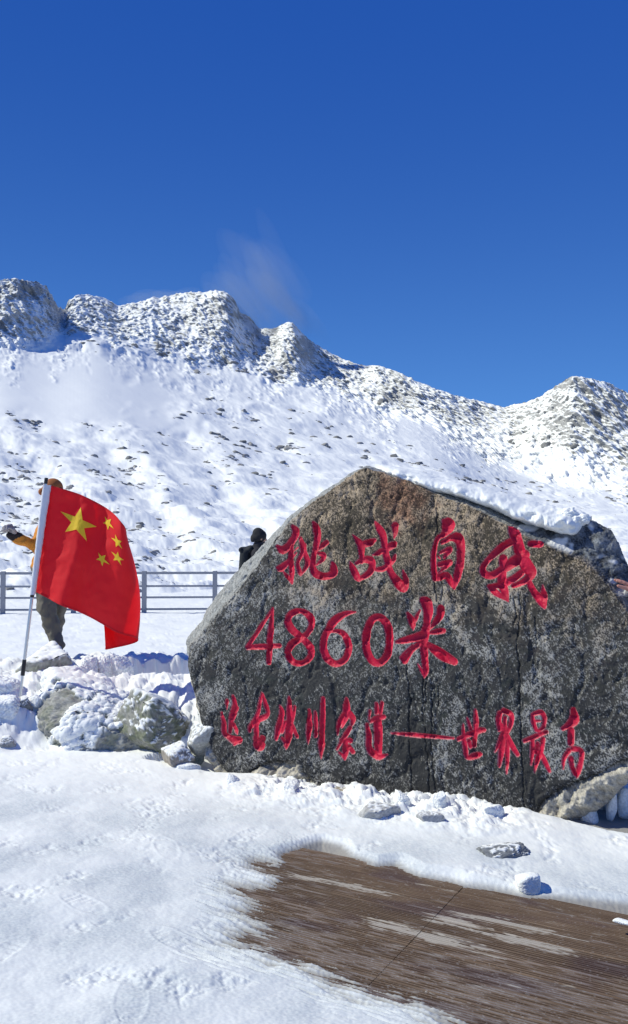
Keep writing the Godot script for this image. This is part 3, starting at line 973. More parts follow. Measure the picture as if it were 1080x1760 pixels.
# ---------------------------------------------------------------- the inscribed rock
func strokes() -> Array:
	var s := []
	var tiao := [[125, 455, 22, 200, 500, 50, 290, 420, 45, 350, 330, 42, 370, 250, 45, 325, 185, 22], [310, 430, 28, 300, 600, 34, 315, 780, 40, 325, 950, 12], [118, 730, 16, 170, 740, 45, 260, 660, 30, 380, 540, 12], [195, 780, 10, 260, 860, 25, 320, 945, 15], [430, 350, 28, 470, 480, 38, 440, 580, 28, 395, 680, 24, 420, 790, 30, 440, 840, 12], [490, 430, 22, 490, 540, 32, 530, 650, 34, 500, 740, 28, 440, 830, 14], [605, 135, 18, 650, 230, 48, 660, 350, 45, 630, 480, 38, 595, 640, 34, 600, 760, 44, 660, 830, 48, 780, 850, 42, 870, 800, 50, 868, 720, 40, 850, 655, 8], [775, 405, 35, 720, 450, 34, 660, 515, 12], [640, 540, 14, 740, 570, 34, 720, 640, 26, 620, 710, 10], [400, 470, 14, 335, 520, 10]]
	s.append([Vector2(460, 880), 7.714, tiao])
	var zhan := [[125, 300, 8, 180, 370, 32, 230, 440, 46, 240, 560, 35, 240, 650, 35], [250, 430, 42, 340, 400, 45, 410, 370, 26], [88, 660, 12, 120, 740, 40, 170, 850, 45, 210, 905, 18], [170, 680, 22, 260, 630, 38, 360, 640, 48, 380, 720, 42, 330, 810, 42, 220, 880, 28], [405, 115, 10, 460, 200, 40, 520, 300, 46, 540, 420, 42, 560, 560, 42, 590, 700, 42, 640, 820, 42, 740, 960, 58, 810, 1010, 46, 820, 900, 38, 790, 770, 12], [680, 180, 50, 680, 280, 34, 665, 345, 10], [390, 570, 12, 470, 530, 36, 560, 490, 38, 650, 430, 45, 690, 410, 22], [430, 760, 26, 520, 750, 38, 590, 700, 38, 650, 640, 34, 675, 570, 22]]
	s.append([Vector2(590, 880), 7.714, zhan])
	var zi := [[185, 65, 14, 228, 100, 48, 190, 165, 25, 140, 210, 18, 115, 320, 20, 115, 440, 22, 125, 510, 24], [180, 235, 16, 240, 200, 24, 300, 200, 38, 325, 270, 32, 315, 400, 30, 295, 500, 28, 270, 585, 14], [150, 505, 26, 210, 490, 26, 245, 540, 25, 270, 580, 16], [165, 315, 12, 240, 285, 20, 195, 350, 12], [160, 405, 20, 235, 390, 24, 205, 425, 16, 150, 468, 8], [165, 360, 6, 150, 345, 10]]
	s.append([Vector2(720, 880), 4.5, zi])
	var wo := [[698, 115, 10, 735, 160, 36, 765, 240, 40, 790, 330, 42, 835, 420, 48, 870, 470, 36, 820, 530, 26, 730, 570, 18], [710, 230, 28, 640, 270, 28, 560, 340, 23, 500, 410, 21, 500, 470, 26, 560, 490, 27, 650, 440, 32, 750, 370, 40, 820, 330, 36], [650, 360, 32, 650, 450, 26, 640, 540, 34, 665, 620, 28, 690, 690, 8], [545, 575, 20, 590, 620, 24, 685, 680, 12], [560, 570, 16, 640, 560, 26, 720, 520, 26, 790, 470, 26], [850, 540, 22, 890, 620, 26, 950, 690, 32, 975, 740, 12], [958, 565, 6, 965, 650, 26, 972, 735, 14], [868, 245, 26, 930, 247, 28]]
	s.append([Vector2(720, 880), 4.5, wo])
	var four := [[218, 95, 9, 140, 215, 15, 60, 340, 13], [58, 344, 15, 160, 340, 17, 265, 335, 14], [216, 105, 11, 206, 240, 20, 200, 345, 21, 195, 438, 19]]
	var eight := [[400, 280, 20, 340, 230, 24, 312, 170, 24, 345, 122, 20, 400, 112, 16, 452, 148, 22, 465, 200, 20, 440, 250, 18, 400, 285, 20, 340, 322, 24, 315, 380, 22, 345, 435, 20, 400, 447, 17, 455, 408, 22, 460, 352, 22, 405, 285, 20]]
	var six := [[748, 118, 6, 680, 130, 18, 610, 175, 28, 560, 250, 24, 540, 330, 24, 560, 410, 26, 620, 450, 20, 680, 420, 22, 705, 350, 24, 680, 270, 22, 630, 240, 14, 585, 245, 7]]
	var zero := []
	for k in 25:
		var a := TAU * k / 24.0
		zero.append_array([890 + 76 * sin(a), 298 - 148 * cos(a), 22 + 4 * absf(sin(a))])
	s.append([Vector2(410, 1020), 3.724, four])
	s.append([Vector2(410, 1020), 3.724, eight])
	s.append([Vector2(410, 1020), 3.724, six])
	s.append([Vector2(410, 1020), 3.724, [zero]])
	var mi := [[420, 150, 30, 480, 200, 66, 510, 320, 60, 480, 480, 46, 460, 620, 58, 440, 760, 48, 460, 950, 44, 470, 1100, 40, 450, 1200, 10], [368, 1010, 8, 420, 1100, 22, 455, 1185, 14], [232, 340, 22, 270, 410, 40, 300, 480, 40, 310, 560, 10], [405, 300, 14, 340, 400, 30, 300, 480, 28], [670, 280, 52, 660, 370, 50, 590, 460, 34, 515, 560, 12], [705, 570, 34, 620, 580, 38, 520, 600, 18], [85, 720, 18, 180, 700, 40, 300, 670, 48, 430, 640, 66], [390, 740, 40, 290, 830, 32, 195, 960, 48], [300, 760, 14, 190, 870, 18, 160, 930, 34], [480, 740, 34, 600, 830, 58, 720, 910, 64, 850, 980, 46]]
	s.append([Vector2(670, 1010), 7.714, mi])
	var da := [[195, 170, 26, 190, 255, 12], [270, 115, 20, 290, 200, 28, 270, 300, 40, 240, 400, 26, 222, 530, 18], [312, 250, 24, 240, 370, 28], [250, 430, 22, 300, 500, 24, 318, 555, 8], [130, 310, 16, 158, 420, 28, 160, 540, 30, 200, 580, 24, 280, 622, 40, 345, 622, 34], [280, 670, 18, 365, 625, 16]]
	s.append([Vector2(360, 1180), 6.75, da])
	var gu := [[600, 75, 12, 580, 180, 24, 550, 300, 24, 520, 400, 30, 465, 470, 28, 455, 525, 12], [612, 90, 16, 645, 200, 26, 670, 300, 26, 640, 350, 30, 570, 380, 32, 540, 420, 38], [540, 450, 34, 540, 560, 30], [535, 590, 32, 540, 695, 34, 605, 695, 34, 605, 600, 32], [570, 640, 42, 572, 660, 40]]
	s.append([Vector2(360, 1180), 6.75, gu])
	var bing := [[812, 225, 12, 840, 290, 30, 830, 370, 34, 800, 480, 38, 775, 605, 22], [920, 125, 16, 925, 220, 30, 930, 380, 38, 920, 520, 44, 900, 640, 34, 890, 715, 14], [880, 420, 26, 840, 520, 24], [845, 600, 18, 880, 690, 18], [992, 235, 18, 970, 330, 27, 940, 430, 28], [960, 450, 24, 1012, 575, 24]]
	s.append([Vector2(360, 1180), 6.75, bing])
	var chuan := [[140, 262, 20, 140, 400, 29, 130, 520, 27, 125, 625, 8], [205, 280, 18, 210, 400, 26, 205, 545, 16], [290, 132, 24, 285, 300, 31, 275, 500, 33, 265, 650, 33, 265, 785, 8]]
	s.append([Vector2(510, 1180), 6.353, chuan])
	var suo := [[540, 135, 20, 540, 230, 40, 530, 290, 34, 480, 360, 32, 450, 440, 21, 445, 520, 12], [570, 300, 36, 612, 350, 30, 600, 415, 18], [530, 330, 36, 515, 390, 22, 495, 440, 14], [582, 450, 22, 540, 520, 27, 500, 580, 22, 440, 685, 14], [478, 578, 12, 580, 590, 28], [530, 600, 28, 530, 700, 36, 525, 790, 16], [465, 720, 14, 520, 770, 20], [570, 660, 26, 612, 712, 24]]
	s.append([Vector2(510, 1180), 6.353, suo])
	var dao := [[795, 268, 18, 785, 362, 10], [870, 190, 22, 870, 280, 26], [930, 180, 22, 910, 290, 24], [800, 380, 20, 870, 350, 32, 950, 330, 24], [880, 390, 44, 885, 520, 45, 885, 650, 44, 885, 715, 42], [762, 418, 20, 780, 540, 29, 780, 660, 30, 820, 730, 34, 900, 767, 30, 985, 742, 10]]
	s.append([Vector2(510, 1180), 6.353, dao])
	s.append([Vector2(660, 1200), 5.4, [[65, 325, 8, 200, 335, 17, 400, 350, 19, 645, 372, 12]]])
	var shi := [[840, 108, 13, 850, 200, 25, 845, 330, 23, 830, 440, 20], [772, 185, 11, 800, 290, 16], [735, 245, 10, 735, 330, 18, 755, 470, 23, 770, 548, 20, 840, 535, 28, 892, 520, 20], [690, 380, 20, 780, 340, 25, 880, 300, 26, 925, 295, 20], [785, 400, 22, 800, 450, 18]]
	s.append([Vector2(660, 1200), 5.4, shi])
	var jie := [[110, 160, 28, 100, 230, 28, 112, 320, 26], [150, 130, 28, 230, 170, 26, 230, 260, 24, 190, 350, 22], [165, 200, 20, 165, 350, 26], [120, 270, 24, 150, 330, 24], [150, 370, 32, 100, 480, 22, 65, 555, 8], [180, 390, 32, 240, 490, 29, 297, 582, 22], [140, 420, 32, 130, 560, 29, 108, 705, 14], [190, 430, 22, 190, 600, 25, 185, 775, 10]]
	s.append([Vector2(840, 1200), 6.0, jie])
	var zui := [[448, 170, 18, 460, 250, 23, 490, 330, 20], [470, 160, 22, 540, 145, 26, 575, 210, 23, 560, 300, 20, 510, 340, 20], [490, 235, 16, 530, 235, 12], [368, 440, 20, 470, 400, 26, 592, 348, 20], [450, 430, 22, 450, 560, 23, 438, 685, 10], [560, 420, 24, 540, 540, 26, 500, 640, 25, 475, 765, 8], [500, 470, 24, 490, 560, 22], [540, 570, 24, 590, 670, 25, 627, 752, 18]]
	s.append([Vector2(840, 1200), 6.0, zui])
	var gao := [[870, 118, 26, 880, 220, 48, 820, 280, 32, 768, 312, 22], [850, 330, 32, 848, 460, 33], [830, 540, 26, 780, 620, 22, 770, 725, 10], [870, 520, 28, 950, 540, 25, 955, 640, 25, 920, 760, 28, 905, 825, 8], [850, 620, 26, 860, 700, 22, 892, 780, 22]]
	s.append([Vector2(840, 1200), 6.0, gao])
	return s

func px_poly(px: Array, w: float) -> PackedVector2Array:
	var out := PackedVector2Array()
	for i in range(0, px.size(), 2): out.append(face_uv(px[i], px[i + 1], w))
	return out

func build_rock() -> void:
	const B := 0.17
	const STEP := 0.0046
	var sil := px_poly([317, 1098, 330, 1082, 352, 1048, 375, 1015, 400, 985, 420, 965, 440, 945, 470, 910, 500, 880, 530, 858, 560, 838, 590, 818, 612, 803, 628, 798, 650, 804, 700, 822, 760, 842, 800, 853, 850, 875, 900, 897, 950, 908, 985, 905, 1012, 890, 1050, 909, 1062, 930, 1075, 965, 1095, 1010, 1125, 1080, 1145, 1160, 1150, 1230, 1130, 1290, 1100, 1328, 1072, 1352, 1040, 1385, 1010, 1404, 985, 1412, 950, 1424, 900, 1422, 850, 1416, 800, 1404, 750, 1392, 700, 1384, 640, 1374, 600, 1384, 555, 1380, 540, 1366, 520, 1358, 480, 1353, 440, 1345, 400, 1338, 377, 1324, 362, 1295, 350, 1265, 340, 1235, 333, 1205, 325, 1170, 320, 1130], -B * 0.8)
	var fac := px_poly([326, 1112, 346, 1092, 370, 1062, 395, 1032, 430, 990, 470, 932, 505, 890, 535, 866, 565, 845, 595, 824, 615, 810, 630, 804, 665, 816, 705, 828, 740, 846, 768, 858, 800, 868, 850, 893, 900, 922, 950, 945, 1000, 968, 1035, 996, 1070, 1040, 1105, 1110, 1122, 1200, 1110, 1275, 1080, 1302, 1040, 1322, 1000, 1340, 960, 1356, 928, 1380, 915, 1405, 850, 1405, 800, 1396, 750, 1386, 700, 1376, 640, 1366, 610, 1360, 560, 1352, 530, 1338, 522, 1328, 520, 1308, 465, 1308, 438, 1318, 425, 1330, 395, 1330, 380, 1318, 366, 1292, 354, 1262, 344, 1232, 337, 1202, 329, 1170, 324, 1135], 0.0)
	var lo := Vector2(1e9, 1e9)
	var hi := -lo
	for p in sil:
		lo = lo.min(p)
		hi = hi.max(p)
	lo -= Vector2.ONE * 0.02
	hi += Vector2.ONE * 0.02
	var w := int((hi.x - lo.x) / STEP) + 2
	var hgt := int((hi.y - lo.y) / STEP) + 2
	# outlines as coarse tables
	var cs := 0.023
	var cw := int((hi.x - lo.x) / cs) + 3
	var ch := int((hi.y - lo.y) / cs) + 3
	var sd_s := PackedFloat32Array()
	var sd_f := PackedFloat32Array()
	sd_s.resize(cw * ch)
	sd_f.resize(cw * ch)
	for j in ch: for i in cw:
		var p := lo + Vector2(i, j) * cs
		sd_s[j * cw + i] = poly_sd(sil, p)
		sd_f[j * cw + i] = poly_sd(fac, p)
	# carving: how deep inside a stroke (0 at its edge, 1 in its middle) and which character
	var cut := PackedFloat32Array()
	cut.resize(w * hgt)
	cut.fill(-1.0)
	var wide := PackedFloat32Array()
	wide.resize(w * hgt)
	var owner_ := PackedByteArray()
	owner_.resize(w * hgt)
	var st := strokes()
	for s in st.size():
		var o: Vector2 = st[s][0]
		var sc: float = st[s][1]
		for line in st[s][2]:
			var pts := []                      # rounded through its points
			var nl: int = line.size() / 3
			for k in nl:
				pts.append(Vector3(line[k * 3], line[k * 3 + 1], line[k * 3 + 2]))
			var fine := []
			for k in nl - 1:
				var pre: Vector3 = pts[maxi(k - 1, 0)]
				var post: Vector3 = pts[mini(k + 2, nl - 1)]
				for q in 4:
					fine.append((pts[k] as Vector3).cubic_interpolate(pts[k + 1], pre, post, q / 4.0))
			fine.append(pts[nl - 1])
			var bold := 1.12 if s < 4 or s == 8 else 1.06 if s < 9 else 1.18
			for k in fine.size() - 1:
				var f0: Vector3 = fine[k]
				var f1: Vector3 = fine[k + 1]
				var a := face_uv(o.x + f0.x / sc, o.y + f0.y / sc)
				var b := face_uv(o.x + f1.x / sc, o.y + f1.y / sc)
				var mpp: float = face_uv(o.x + f0.x / sc + 1, o.y + f0.y / sc).distance_to(a)
				var mpv: float = face_uv(o.x + f0.x / sc, o.y + f0.y / sc + 1).distance_to(a)
				var k0 := (mpp + mpv) * 0.5 / sc
				var ra: float = maxf(f0.z, 4.0) * k0 * bold
				var rb: float = maxf(f1.z, 4.0) * k0 * bold
				var m := maxf(ra, rb) + 0.012
				var i0 := maxi(int((minf(a.x, b.x) - m - lo.x) / STEP), 0)
				var i1 := mini(int((maxf(a.x, b.x) + m - lo.x) / STEP) + 1, w - 1)
				var j0 := maxi(int((minf(a.y, b.y) - m - lo.y) / STEP), 0)
				var j1 := mini(int((maxf(a.y, b.y) + m - lo.y) / STEP) + 1, hgt - 1)
				var ab := b - a
				var l2 := maxf(ab.length_squared(), 1e-9)
				for j in range(j0, j1 + 1):
					for i in range(i0, i1 + 1):
						var p := lo + Vector2(i, j) * STEP - a
						var t := clampf(p.dot(ab) / l2, 0, 1)
						var rad := lerpf(ra, rb, t)
						var q := 1.0 - (p - ab * t).length() / rad
						var at_ := j * w + i
						if q > cut[at_]:
							cut[at_] = q
							wide[at_] = rad
							owner_[at_] = s + 1
	# cracks
	var crack := PackedFloat32Array()
	crack.resize(w * hgt)
	for line in [[750, 872, 752, 900, 747, 940, 744, 965, 747, 1000, 752, 1034], [757, 990, 762, 1012, 758, 1032], [699, 1142, 703, 1180, 705, 1210, 703, 1260, 706, 1300, 710, 1376], [727, 1164, 728, 1200, 727, 1222, 731, 1250, 733, 1290, 738, 1330, 737, 1370], [741, 1166, 742, 1200, 743, 1240, 741, 1280, 744, 1310, 747, 1340, 753, 1376], [733, 1160, 732, 1200, 730, 1222], [753, 1180, 754, 1216], [892, 1022, 896, 1045, 892, 1075, 889, 1110, 894, 1150, 893, 1200, 896, 1260, 899, 1320, 902, 1396], [884, 1028, 887, 1060, 884, 1075], [920, 1060, 922, 1100]]:
		for k in range(0, line.size() - 2, 2):
			var a := face_uv(line[k], line[k + 1])
			var b := face_uv(line[k + 2], line[k + 3])
			var steps := int(a.distance_to(b) / STEP * 1.5) + 1
			for t in steps:
				var p := a.lerp(b, float(t) / steps)
				p.x += 0.006 * n2.get_noise_2d(p.y * 14.0, line[0]) + 0.003 * n2.get_noise_2d(p.y * 50.0, line[0])
				var fi := (p.x - lo.x) / STEP
				var j := int((p.y - lo.y) / STEP)
				for i in range(int(fi) - 1, int(fi) + 3):
					var q := 1.0 - absf(fi - i) / (1.2 + 0.5 * n2.get_noise_1d(p.y * 9.0))
					var at_ := j * w + i
					if at_ >= 0 and at_ < crack.size(): crack[at_] = maxf(crack[at_], clampf(q, 0, 1))
	var v := PackedVector3Array()
	v.resize(w * hgt)
	var c := PackedColorArray()
	c.resize(w * hgt)
	var inside := PackedFloat32Array()
	inside.resize(w * hgt)
	var rust_at := face_uv(690, 855)
	var chip_at := face_uv(490, 1335)
	var flank_at := face_uv(1000, 1380)
	var lip := noise(FastNoiseLite.new(), 61, 1.0, 3)
	for j in hgt:
		for i in w:
			var at_ := j * w + i
			var p := lo + Vector2(i, j) * STEP
			var fx := (p.x - lo.x) / cs
			var fy := (p.y - lo.y) / cs
			var ci := int(fx)
			var cj := int(fy)
			fx -= ci
			fy -= cj
			var q := cj * cw + ci
			var ds := lerpf(lerpf(sd_s[q], sd_s[q + 1], fx), lerpf(sd_s[q + cw], sd_s[q + cw + 1], fx), fy)
			var df := lerpf(lerpf(sd_f[q], sd_f[q + 1], fx), lerpf(sd_f[q + cw], sd_f[q + cw + 1], fx), fy)
			if ds < -0.03:
				inside[at_] = -1.0
				continue
			var ragged := 0.010 * lip.get_noise_2d(p.x * 9.0, p.y * 9.0) + 0.004 * n2.get_noise_2d(p.x * 60.0, p.y * 60.0)
			df += ragged
			ds += ragged * 0.5
			inside[at_] = ds
			if ds < 0:                          # pull the rim onto the outline
				var gx := (lerpf(sd_s[q + 1], sd_s[q + cw + 1], fy) - lerpf(sd_s[q], sd_s[q + cw], fy)) / cs
				var gy := (lerpf(sd_s[q + cw], sd_s[q + cw + 1], fx) - lerpf(sd_s[q], sd_s[q + 1], fx)) / cs
				p += Vector2(gx, gy) * minf(-ds, STEP * 1.4)
			var low := n1.get_noise_2d(p.x * 1.3, p.y * 1.3)
			var mid := n1.get_noise_2d(p.x * 7.0 + 4, p.y * 7.0)
			var sp := 0.8 * nc.get_noise_2d(p.x * 78.0, p.y * 66.0) + 0.8 * n2.get_noise_2d(p.x * 95.0, p.y * 75.0) + 0.3 * n1.get_noise_2d(p.x * 24.0, p.y * 17.0)
			var chip := nr.get_noise_2d(p.x * 3.2 + 2, p.y * 2.4)
			var dep := 0.012 * low + 0.007 * mid + 0.0030 * sp - 0.012 * ss(0.35, 0.75, chip)
			var bev := 0.0
			if df < 0:
				bev = clampf(-df / maxf(-df + maxf(ds, 0.0), 0.003), 0, 1)
				var under := ss(0.75, 0.35, p.y) * ss(1.1, 1.5, p.x)
				var foot := ss(0.2, 0.08, p.y) * ss(1.2, 1.0, p.x)
				var bb := lerpf(B * (0.35 * minf(1.0, bev * 3.0) + 0.65 * bev * bev), 0.03 + 0.10 * pow(bev, 5.0) - 0.045 * sin(bev * PI) * (0.6 + mid), maxf(under, foot))
				dep -= bb - 0.02 * mid * bev
			else:
				dep -= 0.006 * ss(0.02, 0.0, df)
			var edge := cut[at_]
			var crk := crack[at_]
			dep -= 0.011 * crk
			# colour of the stone
			var up := ss(0.5, 1.5, p.y + 0.35 * low + 0.12 * mid)
			var pale := ss(0.10, 0.40, 1.1 * n1.get_noise_2d(p.x * 2.2 + 9, p.y * 2.4) + 0.28 * n1.get_noise_2d(p.x * 17.0, p.y * 14.0) + 0.10 * up)
			var black := ss(0.05, 0.40, n1.get_noise_2d(p.x * 2.1 - 30, p.y * 1.5 + 8) + 0.2 * mid)
			var thr := 0.40 - 0.24 * up - 0.42 * pale + 0.48 * black - 0.25 * mid
			var f := ss(thr - 0.24, thr + 0.30, sp)
			var col := Color(0.026, 0.027, 0.027).lerp(Color(0.050, 0.046, 0.040), up * 0.8).lerp(Color(0.37, 0.36, 0.335), f * (0.62 + 0.25 * pale + 0.1 * up))
			var brown := ss(0.9, 1.6, p.y + 0.3 * mid) * ss(0.15, 0.7, p.x + 0.3 * low)
			col = col.lerp(Color(col.r * 1.22, col.g * 0.95, col.b * 0.68), brown * 0.95)
			var rust := ss(0.30, 0.04, p.distance_to(rust_at) + 0.16 * mid)
			col = col.lerp(Color(0.20, 0.085, 0.045) * (0.35 + 1.2 * f), rust * 0.7)
			col = col.lerp(Color(0.012, 0.012, 0.012), crk * 0.7)
			if bev > 0:
				var fresh := Color(0.34, 0.345, 0.33) * (0.85 + 0.55 * sp)
				if p.y < 0.6: fresh = Color(0.50, 0.46, 0.38) * (0.85 + 0.4 * sp + 0.3 * mid)
				if p.x > 2.0 and p.y > 0.9: fresh = (Color(0.16, 0.17, 0.18) * (0.75 + 0.6 * sp + 0.8 * mid)).lerp(Color(0.8, 0.8, 0.79), 0.7 * ss(0.18, 0.40, lip.get_noise_2d(p.x * 4.5 + 3, p.y * 5.5)))
				col = col.lerp(Color(maxf(fresh.r, 0.02), maxf(fresh.g, 0.02), maxf(fresh.b, 0.02)), ss(0.0, 0.25, bev))
			if p.distance_to(chip_at) < 0.4 and df < 0: dep += 0.03 * mid
			# the cut letters: round-bottomed, painted
			if edge > 0:
				var cutw := wide[at_]
				dep -= 0.6 * (0.007 * mid + 0.0030 * sp)
				dep -= minf(0.028, cutw * 0.75) * sqrt(clampf(1.0 - (1.0 - edge) * (1.0 - edge), 0, 1))
				var chisel := n2.get_noise_2d(p.x * 40 + 7, p.y * 150) * 0.5 + n2.get_noise_2d(p.x * 90, p.y * 90) * 0.5
				dep += 0.0012 * chisel
				var paint := Color(0.50, 0.010, 0.045) * (1.0 + 0.20 * chisel + 0.30 * mid)
				var worn := ss(0.24 if owner_[at_] > 9 else 0.16, 0.02, edge * cutw / 0.022 + 0.08 * sp)
				paint = paint.lerp(Color(0.16, 0.15, 0.14), 0.7 * ss(0.95, 1.25, sp + 0.3 * mid))
				col = paint.lerp(Color(0.62, 0.30, 0.31), worn * 0.75)
			v[at_] = face_at(p.x, p.y, dep)
			c[at_] = col
	# cells: rock, or one of the characters
	var rock := thing("inscribed_rock", Vector3.ZERO)
	tag(rock, "big dark granite rock with red carved writing, snow along its top", "rock")
	var idxs := []
	for s in st.size() + 1: idxs.append(PackedInt32Array())
	var nn := PackedVector3Array()
	nn.resize(v.size())
	var cell := PackedByteArray()
	cell.resize(w * hgt)
	for j in hgt - 1:
		for i in w - 1:
			var a := j * w + i
			var b := a + 1
			var d := a + w
			var e := d + 1
			if inside[a] <= -0.9 or inside[b] <= -0.9 or inside[d] <= -0.9 or inside[e] <= -0.9: continue
			if inside[a] < 0 and inside[b] < 0 and inside[d] < 0 and inside[e] < 0: continue
			cell[a] = 1
			var which := 0
			if cut[a] + cut[b] + cut[d] + cut[e] > 0:
				which = maxi(maxi(owner_[a], owner_[b]), maxi(owner_[d], owner_[e]))
			var f := (v[b] - v[a]).cross(v[d] - v[a])
			nn[a] += f
			nn[b] += f
			nn[d] += f
			nn[e] += f
			idxs[which].append_array([a, d, b, b, d, e])
	for i in nn.size():
		nn[i] = nn[i].normalized()
	# sides and back of the stone
	var centre := Vector2.ZERO
	for p in sil: centre += p / sil.size()
	var rings := 9
	var bv := PackedVector3Array()
	var bc := PackedColorArray()
	var bi := PackedInt32Array()
	var place := {}
	var back_mid := 0
	bv.append(face_at(centre.x, centre.y, -0.95))
	bc.append(Color(0.2, 0.2, 0.19))
	for j in hgt - 1:
		for i in w - 1:
			var a := j * w + i
			if not cell[a]: continue
			for e in [[-1, a, a + w], [1, a + w + 1, a + 1], [-w, a + 1, a], [w, a + w, a + w + 1]]:
				var nb: int = a + e[0]
				if nb >= 0 and nb < cell.size() and cell[nb]: continue
				for q in 2:
					var id: int = e[1 + q]
					if place.has(id): continue
					place[id] = bv.size()
					var p0 := v[id]
					var rel: Vector3 = p0 - RF.o
					var uv := Vector2(rel.dot(RF.u), rel.dot(RF.v))
					var w0: float = rel.dot(RF.n)
					for k in rings:
						var t := float(k) / (rings - 1)
						var shrink := 1.0 - 0.10 * t - 0.35 * t * t * t
						var uv2 := centre + (uv - centre) * shrink
						var wob := n1.get_noise_3d(uv2.x * 2.2, uv2.y * 2.2, t * 2.0) * 0.05 * t
						bv.append(face_at(uv2.x, uv2.y, lerpf(w0, -0.9, t) + wob * 2.0) if k else p0)
						var sp := nc.get_noise_3d(uv2.x * 55.0, uv2.y * 55.0, t * 40.0)
						var tone := 0.27 + 0.15 * sp
						bc.append(Color(tone, tone * 0.98, tone * 0.93))
				var p1: int = place[e[1]]
				var p2: int = place[e[2]]
				for k in rings - 1:
					bi.append_array([p1 + k, p1 + k + 1, p2 + k, p2 + k, p1 + k + 1, p2 + k + 1])
				bi.append_array([p1 + rings - 1, back_mid, p2 + rings - 1])
	# the winding: outward faces
	var test := (bv[bi[2]] - bv[bi[0]]).cross(bv[bi[1]] - bv[bi[0]])
	if test.dot(bv[bi[0]] - face_at(centre.x, centre.y, -0.3)) < 0:
		for k in range(0, bi.size(), 3):
			var t := bi[k]
			bi[k] = bi[k + 1]
			bi[k + 1] = t
	part("face", compact(v, nn, c, idxs[0]), M["granite"], rock)
	part("flanks", arrays(bv, normals_of(bv, bi), bc, PackedVector2Array(), bi), M["granite"], rock)
	var called := ["challenge, first character", "challenge, second character", "self, first character", "self, second character", "numeral 4", "numeral 8", "numeral 6", "numeral 0", "character for metre", "first character of the bottom line", "second character of the bottom line", "third character of the bottom line", "fourth character of the bottom line", "fifth character of the bottom line", "sixth character of the bottom line", "long dash of the bottom line", "character after the dash", "second character after the dash", "third character after the dash", "last character of the bottom line"]
	for s in st.size():
		var o := part("carved_numeral" if s >= 4 and s < 8 else "carved_dash" if s == 15 else "carved_character", compact(v, nn, c, idxs[s + 1]), M["red paint"], rock)
		o.set_meta("label", "red carved " + called[s])

func compact(v: PackedVector3Array, nn: PackedVector3Array, c: PackedColorArray, idx: PackedInt32Array) -> ArrayMesh:
	var map := PackedInt32Array()
	map.resize(v.size())
	var v2 := PackedVector3Array()
	var n3 := PackedVector3Array()
	var c2 := PackedColorArray()
	var i2 := PackedInt32Array()
	i2.resize(idx.size())
	for k in idx.size():
		var i := idx[k]
		if map[i] == 0:
			v2.append(v[i])
			n3.append(nn[i])
			c2.append(c[i])
			map[i] = v2.size()
		i2[k] = map[i] - 1
	return arrays(v2, n3, c2, PackedVector2Array(), i2)

func face_px(px: float, py: float, w: float) -> Vector3:
	var p := face_uv(px, py, w)
	return face_at(p.x, p.y, w)

# a drift of snow lying along the top of the rock
func build_rock_snow() -> void:
	var top := [636, 799, 700, 808, 760, 823, 800, 831, 850, 844, 900, 862, 950, 871, 985, 876, 1014, 888]
	var bot := [636, 803, 660, 811, 700, 823, 750, 841, 800, 853, 850, 872, 900, 893, 940, 907, 975, 916, 995, 917, 1014, 893]
	var cols := 260
	var rows := 52
	var v := PackedVector3Array()
	var c := PackedColorArray()
	var idx := PackedInt32Array()
	var f1 := noise(FastNoiseLite.new(), 71, 1.0, 4)
	for i in cols + 1:
		var px := 636.0 + 378.0 * i / cols
		var yt: float = table(top, px)
		var yb: float = table(bot, px)
		var a := face_px(px, yb + 3.0, -0.05)
		var b := face_px(px, yt, -0.30)
		var mid: Vector3 = (a + b) / 2 - RF.nh * 0.05
		var ry := (b.y - a.y) * 0.44 + 0.006
		var rz := 0.17 * ss(636, 700, px) * ss(1016, 985, px) + 0.03
		for j in rows:
			var ang := TAU * j / rows
			var o: Vector3 = RF.nh * cos(ang) * rz + Vector3.UP * sin(ang) * ry
			o += (RF.nh * cos(ang) * 0.5 - Vector3.UP * 0.5) * ry * 0.6 * cos(ang)
			var p: Vector3 = mid + o
			var lumpy := 0.25 + 0.75 * ss(880, 985, px)
			var k := 1.0 + 0.24 * f1.get_noise_3dv(p * 6.0) + 0.20 * lumpy * f1.get_noise_3dv(p * 11.0)
			v.append(mid + o * k)
			c.append(Color(0.855, 0.87, 0.85))
	for i in cols:
		for j in rows:
			var a := i * rows + j
			var b := i * rows + (j + 1) % rows
			idx.append_array([a, a + rows, b, b, a + rows, b + rows])
	var nn := normals_of(v, idx)
	if nn[rows * 100 + rows / 4].y < 0:
		for k in range(0, idx.size(), 3):
			var t := idx[k]
			idx[k] = idx[k + 1]
			idx[k + 1] = t
		nn = normals_of(v, idx)
	tag(part("snow_drift", arrays(v, nn, c, PackedVector2Array(), idx), M["snow"], self), "band of white snow lying along the sloping top of the inscribed rock", "snow")
	var k := 0
	for q in [[966, 905, 0.075, 0.05], [940, 893, 0.07, 0.045], [990, 896, 0.06, 0.05], [1004, 893, 0.045, 0.04], [915, 880, 0.06, 0.04], [978, 884, 0.06, 0.045]]:
		var o := part("snow_clod", lump_mesh(500 + k, Vector3(q[2], q[3], q[2]) * 0.85, 14, 0.4), M["snow"], self)
		o.position = face_px(q[0], q[1], -0.13)
		tag(o, ["large snow clod hanging lowest at the right end of the rock's snow", "snow clod left of the lowest hanging clod on the rock", "snow clod right of the lowest hanging clod on the rock", "snow clod at the far right end of the rock's snow", "snow clod farthest left on the right half of the rock's snow", "snow clod on top above the lowest hanging clod"][k], "snow clod", "snow clods on top of the rock")
		k += 1

